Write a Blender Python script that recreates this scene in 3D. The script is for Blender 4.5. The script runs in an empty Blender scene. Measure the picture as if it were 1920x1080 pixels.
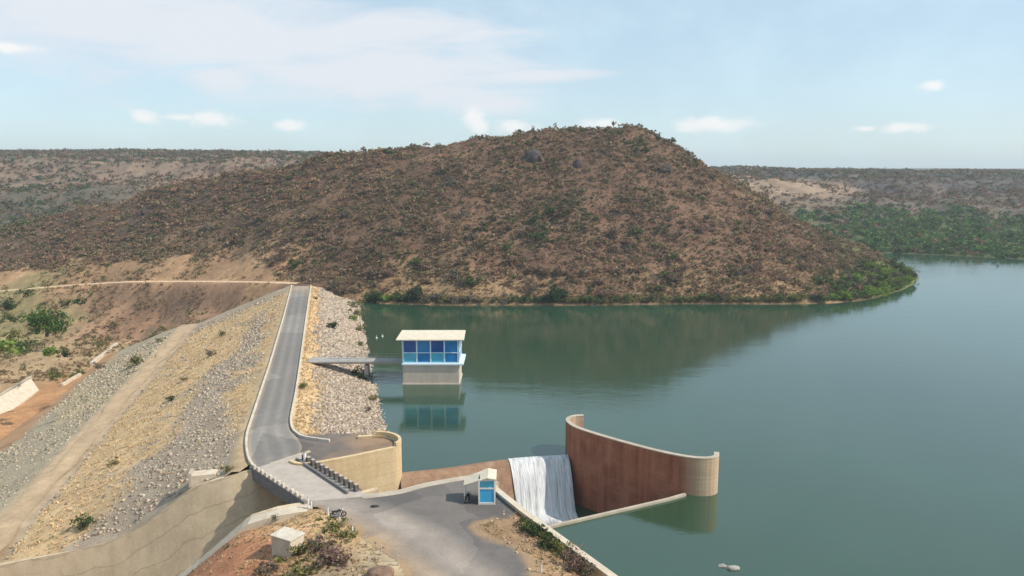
import bpy, bmesh, math, random
import numpy as np
from mathutils import Vector
from mathutils.geometry import tessellate_polygon

# ------------------------------------------------------------------ camera, sky, sun, exposure
C = bpy.context.scene.collection
SC = bpy.context.scene
F, H = 1400.0, 38.0                      # focal length in photo pixels, eye height above the dam crest
P = math.atan(220 / 1400)
cP, sP = math.cos(P), math.sin(P)
cam_d = bpy.data.cameras.new("camera")
cam_d.sensor_width = 36.0
cam_d.lens = F / 1920 * 36
cam_d.clip_end = 20000
cam_d.clip_start = 1.0
cam = bpy.data.objects.new("camera", cam_d)
C.objects.link(cam)
cam.location = (0, 0, H)
cam.rotation_euler = (math.radians(90) - P, 0, 0)
SC.camera = cam
SC.view_settings.view_transform = 'Standard'
SC.view_settings.look = 'None'
SC.view_settings.gamma = 1.0
SC.view_settings.exposure = 0.1

SUN_EL, SUN_AZ = math.radians(45), math.radians(102)      # azimuth clockwise from +Y
sun_d = bpy.data.lights.new("sun", 'SUN')
sun_d.energy = 4.7
sun_d.angle = math.radians(0.5)
sun_d.color = (1.0, 0.91, 0.77)
sun = bpy.data.objects.new("sun", sun_d)
C.objects.link(sun)
sdir = Vector((math.cos(SUN_EL) * math.sin(SUN_AZ), math.cos(SUN_EL) * math.cos(SUN_AZ), math.sin(SUN_EL)))
sun.rotation_euler = sdir.to_track_quat('Z', 'Y').to_euler()
sun.location = (150, 0, 200)


def dirpx(x, y):
    u = (x - 960) / F; v = (540 - y) / F
    return np.array([u, cP + v * sP, -sP + v * cP])


W = bpy.data.worlds.new("World")
SC.world = W
W.use_nodes = True
nt = W.node_tree
for n in list(nt.nodes): nt.nodes.remove(n)


class G:
    """tiny node-building helper"""
    def __init__(s, tree): s.t = tree
    def n(s, typ, **kw):
        nd = s.t.nodes.new(typ)
        for k, v in kw.items(): setattr(nd, k, v)
        return nd
    def put(s, sock, v):
        if v is None: return
        if hasattr(v, 'links') or isinstance(v, bpy.types.NodeSocket): s.t.links.new(v, sock)
        else: sock.default_value = v
    def m(s, op, a, b=None, c=None, clamp=False):
        nd = s.n('ShaderNodeMath', operation=op, use_clamp=clamp)
        s.put(nd.inputs[0], a); s.put(nd.inputs[1], b); s.put(nd.inputs[2], c)
        return nd.outputs[0]
    def mix(s, f, a, b, blend='MIX'):
        nd = s.n('ShaderNodeMix', data_type='RGBA', blend_type=blend)
        s.put(nd.inputs[0], f)
        for k, v in ((6, a), (7, b)):
            if isinstance(v, tuple) and len(v) == 3: v = (*v, 1)
            s.put(nd.inputs[k], v)
        return nd.outputs[2]
    def ramp(s, f, lo, hi):
        nd = s.n('ShaderNodeMapRange', interpolation_type='SMOOTHSTEP')
        s.put(nd.inputs[0], f); nd.inputs[1].default_value = lo; nd.inputs[2].default_value = hi
        return nd.outputs[0]
    def noise(s, vec, scale, detail=3, rough=0.55, dist=0.0):
        nd = s.n('ShaderNodeTexNoise')
        s.put(nd.inputs['Vector'], vec); nd.inputs['Scale'].default_value = scale
        nd.inputs['Detail'].default_value = detail; nd.inputs['Roughness'].default_value = rough
        nd.inputs['Distortion'].default_value = dist
        return nd.outputs[0]
    def mapping(s, vec, scale=(1, 1, 1), loc=(0, 0, 0), rot=(0, 0, 0)):
        nd = s.n('ShaderNodeMapping')
        s.put(nd.inputs[0], vec); nd.inputs[1].default_value = loc; nd.inputs[2].default_value = rot; nd.inputs[3].default_value = scale
        return nd.outputs[0]


g = G(nt)
sky = g.n('ShaderNodeTexSky', sky_type='NISHITA')
sky.sun_disc = False
sky.sun_elevation = SUN_EL
sky.sun_rotation = SUN_AZ
sky.altitude = 900
sky.air_density = 1.0
sky.dust_density = 1.6
sky.ozone_density = 1.6
geo = g.n('ShaderNodeTexCoord').outputs['Generated']
sep = g.n('ShaderNodeSeparateXYZ'); nt.links.new(geo, sep.inputs[0])
az = g.m('ARCTAN2', sep.outputs[0], sep.outputs[1])
el = g.m('ARCSINE', sep.outputs[2])
comb = g.n('ShaderNodeCombineXYZ'); g.put(comb.inputs[0], az); g.put(comb.inputs[1], el)
ncirrus = g.noise(g.mapping(comb.outputs[0], (5, 22, 1)), 1.0, 5, 0.6, 0.6)
npuff = g.noise(g.mapping(comb.outputs[0], (38, 60, 1)), 1.0, 4, 0.55, 0.2)
warp = g.noise(g.mapping(comb.outputs[0], (9, 14, 1), (3, 5, 0)), 1.0, 3)


def cloud(cx, cy, rx, ry):
    d = dirpx(cx, cy); a0 = math.atan2(d[0], d[1]); e0 = math.asin(d[2] / np.linalg.norm(d))
    xx = g.m('MULTIPLY', g.m('SUBTRACT', az, a0), F / rx)
    yy = g.m('MULTIPLY', g.m('SUBTRACT', el, e0), F / ry)
    return g.m('SUBTRACT', 1.0, g.m('SQRT', g.m('ADD', g.m('MULTIPLY', xx, xx), g.m('MULTIPLY', yy, yy))))


def union(lst):
    o = None
    for c in lst:
        v = cloud(*c)
        o = v if o is None else g.m('SMOOTH_MAX', o, v, 0.15)
    return o


cirrus = union([(150, 30, 320, 90), (430, 60, 420, 85), (700, 62, 300, 42), (720, 148, 330, 62), (820, 125, 190, 30), (1000, 142, 130, 13), (420, 150, 80, 32), (930, 195, 90, 22)])
cm = g.m('MULTIPLY', g.ramp(g.m('ADD', cirrus, g.m('MULTIPLY', g.m('SUBTRACT', ncirrus, 0.5), 2.6)), -0.35, 0.8), 0.9)
puffs = union([(270, 218, 34, 17), (340, 220, 40, 9), (395, 223, 58, 22), (890, 222, 36, 34), (900, 238, 26, 22), (965, 238, 55, 20), (1335, 234, 95, 22), (1700, 240, 55, 12), (1748, 161, 30, 13), (12, 88, 60, 12), (540, 236, 40, 14), (1130, 232, 60, 14), (1620, 241, 26, 8)])
pm = g.m('MULTIPLY', g.ramp(g.m('ADD', puffs, g.m('MULTIPLY', g.m('SUBTRACT', npuff, 0.5), 1.3)), 0.05, 0.9), 0.85)
veil = g.m('ADD', g.m('MULTIPLY', g.ramp(warp, 0.35, 0.75), 0.12), 0.46)
SKY_STR = 0.12
CLOUD = (6.5, 6.7, 7.1)
col = g.mix(veil, sky.outputs[0], (6.2, 7.9, 8.6))
col = g.mix(cm, col, CLOUD)
col = g.mix(pm, col, (7.9, 7.8, 7.7))
bg = g.n('ShaderNodeBackground')
nt.links.new(col, bg.inputs[0]); bg.inputs[1].default_value = SKY_STR
out = g.n('ShaderNodeOutputWorld'); nt.links.new(bg.outputs[0], out.inputs[0])

# ------------------------------------------------------------------ helpers
rng = np.random.default_rng(11)
random.seed(5)


def at(x, y, z=0.0):
    r = dirpx(x, y); t = (z - H) / r[2]
    return (float(r[0] * t), float(r[1] * t), z)


def atY(x, y, Y):
    r = dirpx(x, y); t = Y / r[1]
    return (float(r[0] * t), Y, float(H + r[2] * t))


def proj(p):
    p = np.asarray(p, float)
    Y, Z = p[..., 1], p[..., 2] - H
    d = Y * cP - Z * sP
    d = np.where(d < 1, 1, d)
    return 960 + F * p[..., 0] / d, 540 - F * (Y * sP + Z * cP) / d


_lat = rng.random((256, 256))


def vnoise(x, y):
    xi = np.floor(x).astype(int); yi = np.floor(y).astype(int)
    fx = x - xi; fy = y - yi
    fx = fx * fx * (3 - 2 * fx); fy = fy * fy * (3 - 2 * fy)
    a = _lat[xi % 256, yi % 256]; b = _lat[(xi + 1) % 256, yi % 256]
    c = _lat[xi % 256, (yi + 1) % 256]; d = _lat[(xi + 1) % 256, (yi + 1) % 256]
    return (a * (1 - fx) + b * fx) * (1 - fy) + (c * (1 - fx) + d * fx) * fy


def fbm(x, y, s, o=4):
    v = 0; a = 0.5
    x = np.asarray(x, float) / s + 37.2; y = np.asarray(y, float) / s + 91.7
    for k in range(o):
        v = v + a * vnoise(x, y); x = x * 2.03 + 11.3; y = y * 2.03 + 5.1; a *= 0.5
    return v / (1 - 0.5 ** o)


def in_poly(x, y, poly):
    x = np.asarray(x, float); y = np.asarray(y, float)
    ins = np.zeros(x.shape, bool)
    n = len(poly)
    for i in range(n):
        x1, y1 = poly[i][0], poly[i][1]; x2, y2 = poly[(i + 1) % n][0], poly[(i + 1) % n][1]
        c = ((y1 > y) != (y2 > y)) & (x < (x2 - x1) * (y - y1) / ((y2 - y1) if y2 != y1 else 1e-9) + x1)
        ins ^= c
    return ins


def dist_line(x, y, line):
    x = np.asarray(x, float); y = np.asarray(y, float)
    d = np.full(x.shape, 1e9)
    for (a, b) in zip(line[:-1], line[1:]):
        ax, ay, bx, by = a[0], a[1], b[0], b[1]
        L = (bx - ax) ** 2 + (by - ay) ** 2 + 1e-9
        t = np.clip(((x - ax) * (bx - ax) + (y - ay) * (by - ay)) / L, 0, 1)
        d = np.minimum(d, np.hypot(x - ax - t * (bx - ax), y - ay - t * (by - ay)))
    return d


def tag(o, label=None, cat=None, group=None, kind=None):
    if label: o['label'] = label
    if cat: o['category'] = cat
    if group: o['group'] = group
    if kind: o['kind'] = kind
    return o


def link(name, me, mat=None, parent=None):
    o = bpy.data.objects.new(name, me); C.objects.link(o)
    if mat is not None and not me.materials: me.materials.append(mat)
    if parent is not None: o.parent = parent
    return o


def empty(name, loc=(0, 0, 0), rz=0.0):
    o = bpy.data.objects.new(name, None); C.objects.link(o)
    o.location = loc; o.rotation_euler = (0, 0, rz); o.empty_display_size = 0.3
    return o


def np_mesh(name, verts, faces, cols=None, smooth=False):
    """faces: (N,k) array of equal-size polygons"""
    verts = np.ascontiguousarray(verts, np.float32); faces = np.ascontiguousarray(faces, np.int32)
    me = bpy.data.meshes.new(name)
    nf, k = faces.shape
    me.vertices.add(len(verts)); me.vertices.foreach_set('co', verts.ravel())
    me.loops.add(nf * k); me.loops.foreach_set('vertex_index', faces.ravel())
    me.polygons.add(nf); me.polygons.foreach_set('loop_start', np.arange(0, nf * k, k, dtype=np.int32))
    if cols is not None:
        a = me.color_attributes.new('Col', 'FLOAT_COLOR', 'POINT')
        c4 = np.ones((len(verts), 4), np.float32); c4[:, :3] = cols
        a.data.foreach_set('color', c4.ravel())
    me.update(calc_edges=True)
    if smooth:
        me.polygons.foreach_set('use_smooth', np.ones(nf, bool))
    me.validate()
    return me


class MB:
    """collects polygons into one mesh"""
    def __init__(s): s.v = []; s.f = []
    def add(s, vs, fs):
        k = len(s.v); s.v += [tuple(v) for v in vs]; s.f += [[i + k for i in f] for f in fs]
        return s
    def box(s, c, d, rz=0.0, taper=1.0):
        x, y, z = d[0] / 2, d[1] / 2, d[2] / 2
        vs = []
        for (sx, sy, sz) in ((-1, -1, -1), (1, -1, -1), (1, 1, -1), (-1, 1, -1), (-1, -1, 1), (1, -1, 1), (1, 1, 1), (-1, 1, 1)):
            q = taper if sz > 0 else 1
            px_, py_ = sx * x * q, sy * y * q
            vs.append((c[0] + px_ * math.cos(rz) - py_ * math.sin(rz), c[1] + px_ * math.sin(rz) + py_ * math.cos(rz), c[2] + sz * z))
        return s.add(vs, [[3, 2, 1, 0], [4, 5, 6, 7], [0, 1, 5, 4], [1, 2, 6, 5], [2, 3, 7, 6], [3, 0, 4, 7]])
    def tube(s, a, b, r, n=8, r2=None):
        a, b = Vector(a), Vector(b); d = (b - a).normalized()
        u = d.orthogonal().normalized(); w = d.cross(u); r2 = r if r2 is None else r2
        vs = []
        for (p, rr) in ((a, r), (b, r2)):
            for i in range(n):
                t = 2 * math.pi * i / n
                vs.append(p + u * math.cos(t) * rr + w * math.sin(t) * rr)
        fs = [[i, (i + 1) % n, n + (i + 1) % n, n + i] for i in range(n)] + [list(range(n))[::-1], list(range(n, 2 * n))]
        return s.add(vs, fs)
    def ring(s, c, axis, R, r, n=20, m=6):
        c, axis = Vector(c), Vector(axis).normalized(); u = axis.orthogonal().normalized(); w = axis.cross(u)
        vs = []; fs = []
        for i in range(n):
            t = 2 * math.pi * i / n; e = u * math.cos(t) + w * math.sin(t)
            for j in range(m):
                q = 2 * math.pi * j / m
                vs.append(c + e * (R + r * math.cos(q)) + axis * r * math.sin(q))
        for i in range(n):
            for j in range(m):
                fs.append([i * m + j, ((i + 1) % n) * m + j, ((i + 1) % n) * m + (j + 1) % m, i * m + (j + 1) % m])
        return s.add(vs, fs)
    def prism(s, poly, z0, z1):
        n = len(poly); vs = [(p[0], p[1], z0) for p in poly] + [(p[0], p[1], z1) for p in poly]
        fs = [[i, (i + 1) % n, n + (i + 1) % n, n + i] for i in range(n)]
        tr = tessellate_polygon([[Vector((p[0], p[1], 0)) for p in poly]])
        for t in tr: fs.append([n + i for i in t]); fs.append([i for i in t][::-1])
        return s.add(vs, fs)
    def build(s, name, mat, parent=None, smooth=False, bevel=0.0):
        me = bpy.data.meshes.new(name)
        me.from_pydata(s.v, [], s.f)
        bm = bmesh.new(); bm.from_mesh(me)
        bmesh.ops.recalc_face_normals(bm, faces=bm.faces)
        if bevel > 0:
            bmesh.ops.bevel(bm, geom=[e for e in bm.edges if len(e.link_faces) == 2 and e.calc_face_angle(0) > 0.6], offset=bevel, segments=2, profile=0.6, affect='EDGES')
        bm.to_mesh(me); bm.free()
        if smooth: me.polygons.foreach_set('use_smooth', np.ones(len(me.polygons), bool))
        return link(name, me, mat, parent)


def arc(pts, step=0.6, smooth=True):
    """resample a polyline (Catmull-Rom) in XY(+Z)"""
    P_ = [Vector(p) if len(p) == 3 else Vector((p[0], p[1], 0)) for p in pts]
    if smooth and len(P_) > 2:
        Q = [2 * P_[0] - P_[1]] + P_ + [2 * P_[-1] - P_[-2]]
        o = []
        for i in range(1, len(Q) - 2):
            n = max(2, int((Q[i + 1] - Q[i]).length / step))
            for k in range(n):
                t = k / n
                o.append(0.5 * ((2 * Q[i]) + (Q[i + 1] - Q[i - 1]) * t + (2 * Q[i - 1] - 5 * Q[i] + 4 * Q[i + 1] - Q[i + 2]) * t * t + (3 * Q[i] - Q[i - 1] - 3 * Q[i + 1] + Q[i + 2]) * t ** 3))
        o.append(P_[-1])
        return o
    o = []
    for a, b in zip(P_[:-1], P_[1:]):
        n = max(1, int((b - a).length / step))
        o += [a.lerp(b, k / n) for k in range(n)]
    return o + [P_[-1]]


def offs(line, d):
    """offset a polyline to its left by d (XY)"""
    o = []
    for i, p in enumerate(line):
        a = line[max(0, i - 1)]; b = line[min(len(line) - 1, i + 1)]
        t = Vector((b[0] - a[0], b[1] - a[1], 0)).normalized()
        o.append(Vector((p[0] - t.y * d, p[1] + t.x * d, p[2])))
    return o


def wall_mb(line, w0, w1, zb, zt, taper=0.0):
    """solid wall along a polyline; offsets w0..w1 to the left; zb, zt numbers or lists"""
    n = len(line)
    ZB = zb if hasattr(zb, '__len__') else [zb] * n
    ZT = zt if hasattr(zt, '__len__') else [zt] * n
    A, B = offs(line, w0), offs(line, w1); A2, B2 = offs(line, w0 - taper), offs(line, w1 + taper)
    mb = MB(); vs = []; fs = []
    for i in range(n):
        vs += [(A2[i].x, A2[i].y, ZB[i]), (B2[i].x, B2[i].y, ZB[i]), (B[i].x, B[i].y, ZT[i]), (A[i].x, A[i].y, ZT[i])]
    for i in range(n - 1):
        k = 4 * i; q = k + 4
        for j in range(4): fs.append([k + j, k + (j + 1) % 4, q + (j + 1) % 4, q + j])
    fs.append([0, 1, 2, 3]); k = 4 * (n - 1); fs.append([k + 3, k + 2, k + 1, k])
    return mb.add(vs, fs)


# ------------------------------------------------------------------ materials
def mat_new(name):
    m = bpy.data.materials.new(name); m.use_nodes = True
    t = m.node_tree; b = t.nodes['Principled BSDF']
    b.inputs['Specular IOR Level'].default_value = 0.25
    return m, G(t), b


def bump(g, b, h, strength=0.5, dist=0.1):
    nd = g.n('ShaderNodeBump'); nd.inputs['Strength'].default_value = strength; nd.inputs['Distance'].default_value = dist
    g.put(nd.inputs['Height'], h); g.t.links.new(nd.outputs[0], b.inputs['Normal'])


def pos(g): return g.n('ShaderNodeNewGeometry').outputs['Position']


def attr(g, name='Col'):
    return g.n('ShaderNodeAttribute', attribute_name=name).outputs['Color']


def m_attr(name, var=0.35, scale=1.2, rough=0.95, bumpy=0.0, trans=0.0, scale2=None):
    m, g, b = mat_new(name)
    p = pos(g); a = attr(g)
    n1 = g.noise(p, scale, 4, 0.65)
    c = g.mix(1.0, a, g.mix(n1, (1 - var,) * 3, (1 + var,) * 3), 'MULTIPLY')
    if scale2:
        n2 = g.noise(p, scale2, 3, 0.6)
        c = g.mix(1.0, c, g.mix(n2, (1 - var * .8, 1 - var * .9, 1 - var), (1 + var * .8, 1 + var * .9, 1 + var)), 'MULTIPLY')
    g.t.links.new(c, b.inputs['Base Color']); b.inputs['Roughness'].default_value = rough
    b.inputs['Specular IOR Level'].default_value = 0.1
    if bumpy: bump(g, b, n1, 0.8, bumpy)
    return m


def m_plain(name, c1, c2=None, scale=2.0, rough=0.85, bumpy=0.0, stretch=(1, 1, 1), spec=0.25, metal=0.0, fine=0.0):
    m, g, b = mat_new(name)
    p = g.mapping(pos(g), stretch)
    n1 = g.noise(p, scale, 5, 0.62, 0.3)
    c = g.mix(g.ramp(n1, 0.3, 0.72), c1, c2 if c2 else tuple(x * 0.7 for x in c1))
    if fine:
        n2 = g.noise(p, scale * 7, 3, 0.6)
        c = g.mix(1.0, c, g.mix(n2, (1 - fine,) * 3, (1 + fine,) * 3), 'MULTIPLY')
    g.t.links.new(c, b.inputs['Base Color'])
    b.inputs['Roughness'].default_value = rough; b.inputs['Specular IOR Level'].default_value = spec; b.inputs['Metallic'].default_value = metal
    if bumpy: bump(g, b, n1, 0.6, bumpy)
    return m


M = {}
M['terrain'] = m_attr('earth', 0.42, 0.45, bumpy=0.35, scale2=1.9)
M['foliage'] = m_attr('foliage', 0.25, 2.0)
_m = M['foliage']; _t = _m.node_tree; _g = G(_t); _b = _t.nodes['Principled BSDF']
_tr = _g.n('ShaderNodeBsdfTranslucent'); _t.links.new(_b.inputs['Base Color'].links[0].from_socket, _tr.inputs[0])
_mx = _g.n('ShaderNodeMixShader'); _mx.inputs[0].default_value = .3
_t.links.new(_b.outputs[0], _mx.inputs[1]); _t.links.new(_tr.outputs[0], _mx.inputs[2]); _t.links.new(_mx.outputs[0], _t.nodes['Material Output'].inputs['Surface'])
M['stone'] = m_attr('stone', 0.25, 3.0, 0.9)
M['grass'] = m_attr('dry_grass', 0.2, 2.0)
M['bank'] = m_attr('embankment_earth', 0.32, 0.8, bumpy=0.12, scale2=3.5)
M['asphalt'] = m_attr('asphalt', 0.2, 0.6, 0.9, scale2=3.0)
_t = M['asphalt'].node_tree; _g = G(_t); _b = _t.nodes['Principled BSDF']; _src = _b.inputs['Base Color'].links[0].from_socket
_vp = pos(_g); _wv = _g.n('ShaderNodeVectorMath', operation='ADD'); _nz = _g.n('ShaderNodeTexNoise'); _nz.inputs['Scale'].default_value = .8; _g.put(_nz.inputs['Vector'], _vp)
_g.put(_wv.inputs[0], _vp); _g.put(_wv.inputs[1], _nz.outputs[1])
_vo = _g.n('ShaderNodeTexVoronoi', feature='DISTANCE_TO_EDGE'); _vo.inputs['Scale'].default_value = .22; _g.put(_vo.inputs['Vector'], _wv.outputs[0])
_cr = _g.m('MULTIPLY', _g.m('LESS_THAN', _vo.outputs[0], .007), .16)
_vc = _g.n('ShaderNodeTexVoronoi'); _vc.inputs['Scale'].default_value = .11; _g.put(_vc.inputs['Vector'], _wv.outputs[0])
_pt = _g.mix(_g.ramp(_vc.outputs[1], .2, .9), (.84, .84, .85), (1.12, 1.11, 1.1))
_cc = _g.mix(1.0, _g.mix(_cr, _src, (.05, .045, .042)), _pt, 'MULTIPLY')
_t.links.new(_cc, _b.inputs['Base Color'])
M['concrete'] = m_plain('concrete', (.46, .40, .33), (.36, .31, .25), 0.5, bumpy=0.02, fine=0.12)
M['pale'] = m_plain('pale_concrete', (.60, .52, .42), (.48, .41, .32), 0.8, fine=0.12)
M['kerb'] = m_plain('kerb_concrete', (.62, .56, .48), (.45, .40, .33), 1.1, fine=0.2)
M['deck'] = m_plain('deck_concrete', (.44, .385, .34), (.36, .32, .28), 0.7, fine=0.15)
M['fascia'] = m_plain('weathered_fascia', (.20, .19, .19), (.13, .12, .12), 1.2, fine=0.2)
M['block'] = m_plain('shade_dark_block', (.085, .075, .07), (.13, .115, .105), 2.0, fine=0.2)  # shade on the lake-side bridge blocks is put into this dark colour
M['white'] = m_plain('white_paint', (.78, .77, .74), (.66, .64, .60), 3.0, 0.6)
M['frame'] = m_plain('pale_blue_white_frame', (.66, .79, .86), (.58, .73, .82), 3.0, 0.4)
M['dark'] = m_plain('rubber_and_booth_shade', (.02, .02, .022), (.035, .033, .03), 5.0, 0.6)
M['metal'] = m_plain('grey_metal', (.35, .36, .38), (.28, .28, .30), 5.0, 0.4, metal=0.6)
M['bark'] = m_plain('bark', (.12, .09, .065), (.07, .05, .04), 4.0)
M['rock'] = m_plain('shadow_dark_rock', (.045, .036, .034), (.10, .075, .062), 0.7, bumpy=0.2)  # outcrops coloured darker to carry the shadow on the cliff faces
M['boulder'] = m_plain('brown_boulder', (.16, .10, .075), (.27, .18, .13), 1.5, bumpy=0.1)
M['roofmat'] = m_plain('cream_roof', (.68, .61, .50), (.56, .49, .39), 1.0, fine=0.08)
M['shaft'] = m_plain('tower_concrete', (.54, .46, .39), (.45, .385, .325), 0.6, stretch=(1, 1, .35), fine=0.12)
M['walkmat'] = m_plain('walkway_concrete', (.36, .34, .32), (.28, .27, .26), 0.8, fine=0.1)


def m_glass(name, c, rough=0.12):
    m, g, b = mat_new(name)
    n = g.noise(pos(g), 0.9, 3)
    g.t.links.new(g.mix(n, tuple(x * .75 for x in c), tuple(x * 1.25 for x in c)), b.inputs['Base Color'])
    b.inputs['Roughness'].default_value = rough; b.inputs['Specular IOR Level'].default_value = 0.5
    b.inputs['Coat Weight'].default_value = 0.08
    return m


M['glass_dark'] = m_glass('deep_blue_glass', (.006, .075, .30))
M['glass_mid'] = m_glass('blue_glass', (.010, .18, .46))
M['glass_pale'] = m_glass('turquoise_glass', (.07, .40, .58))
M['booth_blue'] = m_glass('sky_blue_panel', (.06, .40, .72), 0.35)


def m_streak(name, base, stain, top, amount=0.7, zscale=0.06):
    """vertical run-off streaks"""
    m, g, b = mat_new(name)
    p = pos(g)
    n = g.noise(g.mapping(p, (1, 1, zscale)), 1.1, 5, 0.65)
    n2 = g.noise(p, 0.35, 4, 0.6)
    a = attr(g, 'Col')
    c = g.mix(g.ramp(n, 0.32, 0.68), base, stain)
    c = g.mix(g.m('MULTIPLY', g.ramp(n2, 0.4, 0.75), amount), c, top)
    sz_ = g.n('ShaderNodeSeparateXYZ'); g.put(sz_.inputs[0], p)
    ln_ = g.m('LESS_THAN', g.m('FRACT', g.m('ADD', g.m('MULTIPLY', sz_.outputs[2], .62), g.m('MULTIPLY', n2, .12))), .045)
    c = g.mix(g.m('MULTIPLY', ln_, .3), c, tuple(x * .5 for x in stain))
    fine = g.noise(p, 3.0, 4, 0.7)
    c = g.mix(1.0, c, g.mix(fine, (.75,) * 3, (1.25,) * 3), 'MULTIPLY')
    g.t.links.new(c, b.inputs['Base Color']); b.inputs['Roughness'].default_value = 0.85
    bump(g, b, fine, 0.4, 0.04)
    return m, g, b, c


M['abut'] = m_streak('tan_concrete', (.60, .45, .27), (.52, .385, .225), (.64, .52, .35), 0.6)[0]
M['weir'] = m_streak('stained_weir_concrete', (.25, .145, .09), (.33, .22, .15), (.17, .09, .06), 0.6)[0]
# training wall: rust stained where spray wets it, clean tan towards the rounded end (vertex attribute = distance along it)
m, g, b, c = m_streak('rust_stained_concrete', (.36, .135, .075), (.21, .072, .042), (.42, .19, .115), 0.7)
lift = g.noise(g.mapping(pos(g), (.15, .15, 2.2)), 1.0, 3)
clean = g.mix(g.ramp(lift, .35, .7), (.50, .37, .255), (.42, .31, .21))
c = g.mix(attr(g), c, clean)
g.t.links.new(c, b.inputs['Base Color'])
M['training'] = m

# chute lining: pale concrete with joints across it
m, g, b = mat_new('chute_concrete')
p = pos(g)
n = g.noise(p, .45, 5, .65, .4)
c = g.mix(g.ramp(n, .3, .7), (.66, .54, .38), (.56, .45, .31))
uv = g.n('ShaderNodeUVMap').outputs[0]
su = g.n('ShaderNodeSeparateXYZ'); g.t.links.new(uv, su.inputs[0])
wob = g.m('MULTIPLY', g.m('SUBTRACT', g.noise(p, .3, 3), .5), .7)
def joint(x, width):
    fr = g.m('FRACT', g.m('ADD', x, wob)); return g.m('LESS_THAN', fr, width)
j = joint(su.outputs[1], .07)
c = g.mix(g.m('MULTIPLY', j, .35), c, (.28, .22, .14))
stain = g.ramp(g.noise(g.mapping(p, (1, 1, .35)), .7, 6, .75), .42, .72)
c = g.mix(g.m('MULTIPLY', stain, .32), c, (.30, .245, .175))
fine = g.noise(p, 4, 4, .7)
c = g.mix(1.0, c, g.mix(fine, (.82,) * 3, (1.16,) * 3), 'MULTIPLY')
g.t.links.new(c, b.inputs['Base Color']); b.inputs['Roughness'].default_value = .9
bump(g, b, n, .5, .08)
M['chute'] = m

# lake water: green body under a mirror surface with fine ripples
m, g, b = mat_new('lake_water')
p = pos(g)
n0 = g.noise(p, .012, 3, .5)
c = g.mix(g.ramp(n0, .35, .65), (.021, .054, .030), (.026, .063, .036))
g.t.links.new(c, b.inputs['Base Color'])
b.inputs['Roughness'].default_value = .07; b.inputs['IOR'].default_value = 1.82; b.inputs['Specular IOR Level'].default_value = .5
w1 = g.noise(g.mapping(p, (.9, 1.6, 1)), 1.0, 3, .6)
w2 = g.noise(g.mapping(p, (.11, .2, 1)), 1.0, 2, .5)
calm = g.ramp(g.noise(p, .02, 2), .35, .65)
h = g.m('ADD', g.m('MULTIPLY', w1, g.m('ADD', .008, g.m('MULTIPLY', calm, .010))), g.m('MULTIPLY', w2, .028))
bump(g, b, h, 1.0, 1.0)
M['water'] = m
# falling water
m, g, b = mat_new('white_water')
uv = g.n('ShaderNodeUVMap').outputs[0]
s1 = g.noise(g.mapping(uv, (2.6, .22, 1)), 1.0, 5, .7, .3)
s2 = g.noise(g.mapping(uv, (9, .9, 1)), 1.0, 4, .7)
su = g.n('ShaderNodeSeparateXYZ'); g.t.links.new(uv, su.inputs[0])
k = g.m('ADD', g.m('MULTIPLY', s1, .65), g.m('MULTIPLY', s2, .35))
c = g.mix(g.ramp(g.m('SUBTRACT', k, g.m('MULTIPLY', g.ramp(su.outputs[1], 9.5, 13), .22)), .28, .62), (.17, .18, .20), (.70, .71, .73))
g.t.links.new(c, b.inputs['Base Color']); b.inputs['Roughness'].default_value = .45
bump(g, b, k, .8, .2)
M['foam'] = m

# ------------------------------------------------------------------ plan geometry (metres; z = 0 is the dam crest road)
C0 = np.array([-35.4, 103.0]); UA = np.array([-.2379, .9713]); NA = np.array([-.9713, -.2379])   # dam axis, downstream normal
WL = -4.5                                                                                          # lake level


def ds(x, y):
    return (x - C0[0]) * NA[0] + (y - C0[1]) * NA[1], (x - C0[0]) * UA[0] + (y - C0[1]) * UA[1]


def xy(d, s): return C0[0] + NA[0] * d + UA[0] * s, C0[1] + NA[1] * d + UA[1] * s


def bank_z(d):
    d = np.asarray(d, float)
    return np.interp(d, [-40, -4.2, -3.2, 3.4, 33.4, 38.8, 75], [-12.2, -.12, 0, 0, -12, -12.3, -26.5])


chute_top = [(-31.3, 93.2, 0.0), (-33.3, 91.2, -.1)] + [atY(a, b, 90.5) for a, b in ((430, 893), (395, 903), (361, 914), (332, 937), (305, 958), (275, 980), (244, 999), (200, 1017), (153, 1030), (75, 1046), (0, 1060), (-110, 1080))]
near_top = [(-21.5, 82.6, -.05), (-25.4, 81.6, -.1), (-27.2, 81.0, -.2), (-30.0, 80.6, -1.0), (-35.8, 80.0, -6.0), (-38.4, 79.6, -8.0), (-45, 79, -13), (-66, 78, -24)]
pit_poly = [(-33.5, 92.2), (-28.6, 96.2), (-25.8, 93.4), (-21.4, 95.6), (-17.5, 98.1), (-15.8, 99.3), (-15.8, 100.3), (8, 107), (14.5, 99.9), (19.5, 96), (22.7, 93.6), (-.9, 81.9), (-1.9, 84.5), (-3.8, 87.4), (-5.3, 88.3), (-10.4, 86.1), (-13.4, 84.1), (-17, 82.7), (-23.8, 81.4)]
channel = [(-19, 92), (-28.5, 86), (-35, 81), (-43, 74), (-56, 62)]

# ------------------------------------------------------------------ terrain: one height sheet through surveyed points
CP = []
def z_(x, y, z): CP.append(at(x, y, z))
def y_(x, y, Y): CP.append(atY(x, y, Y))
def w_(x, y, z): CP.append((x, y, z))
# far shore and hill foot at the lake
for q in [(690, 568), (790, 571), (900, 572), (1000, 572), (1100, 572), (1200, 571), (1300, 570), (1400, 570), (1500, 570), (1570, 568), (1620, 563), (1660, 555), (1690, 545), (1712, 527), (1708, 512)]: z_(*q, WL)
for q in [(1600, 476), (1650, 475), (1750, 478), (1830, 482), (1920, 487), (2030, 497)]: z_(*q, WL)
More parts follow.
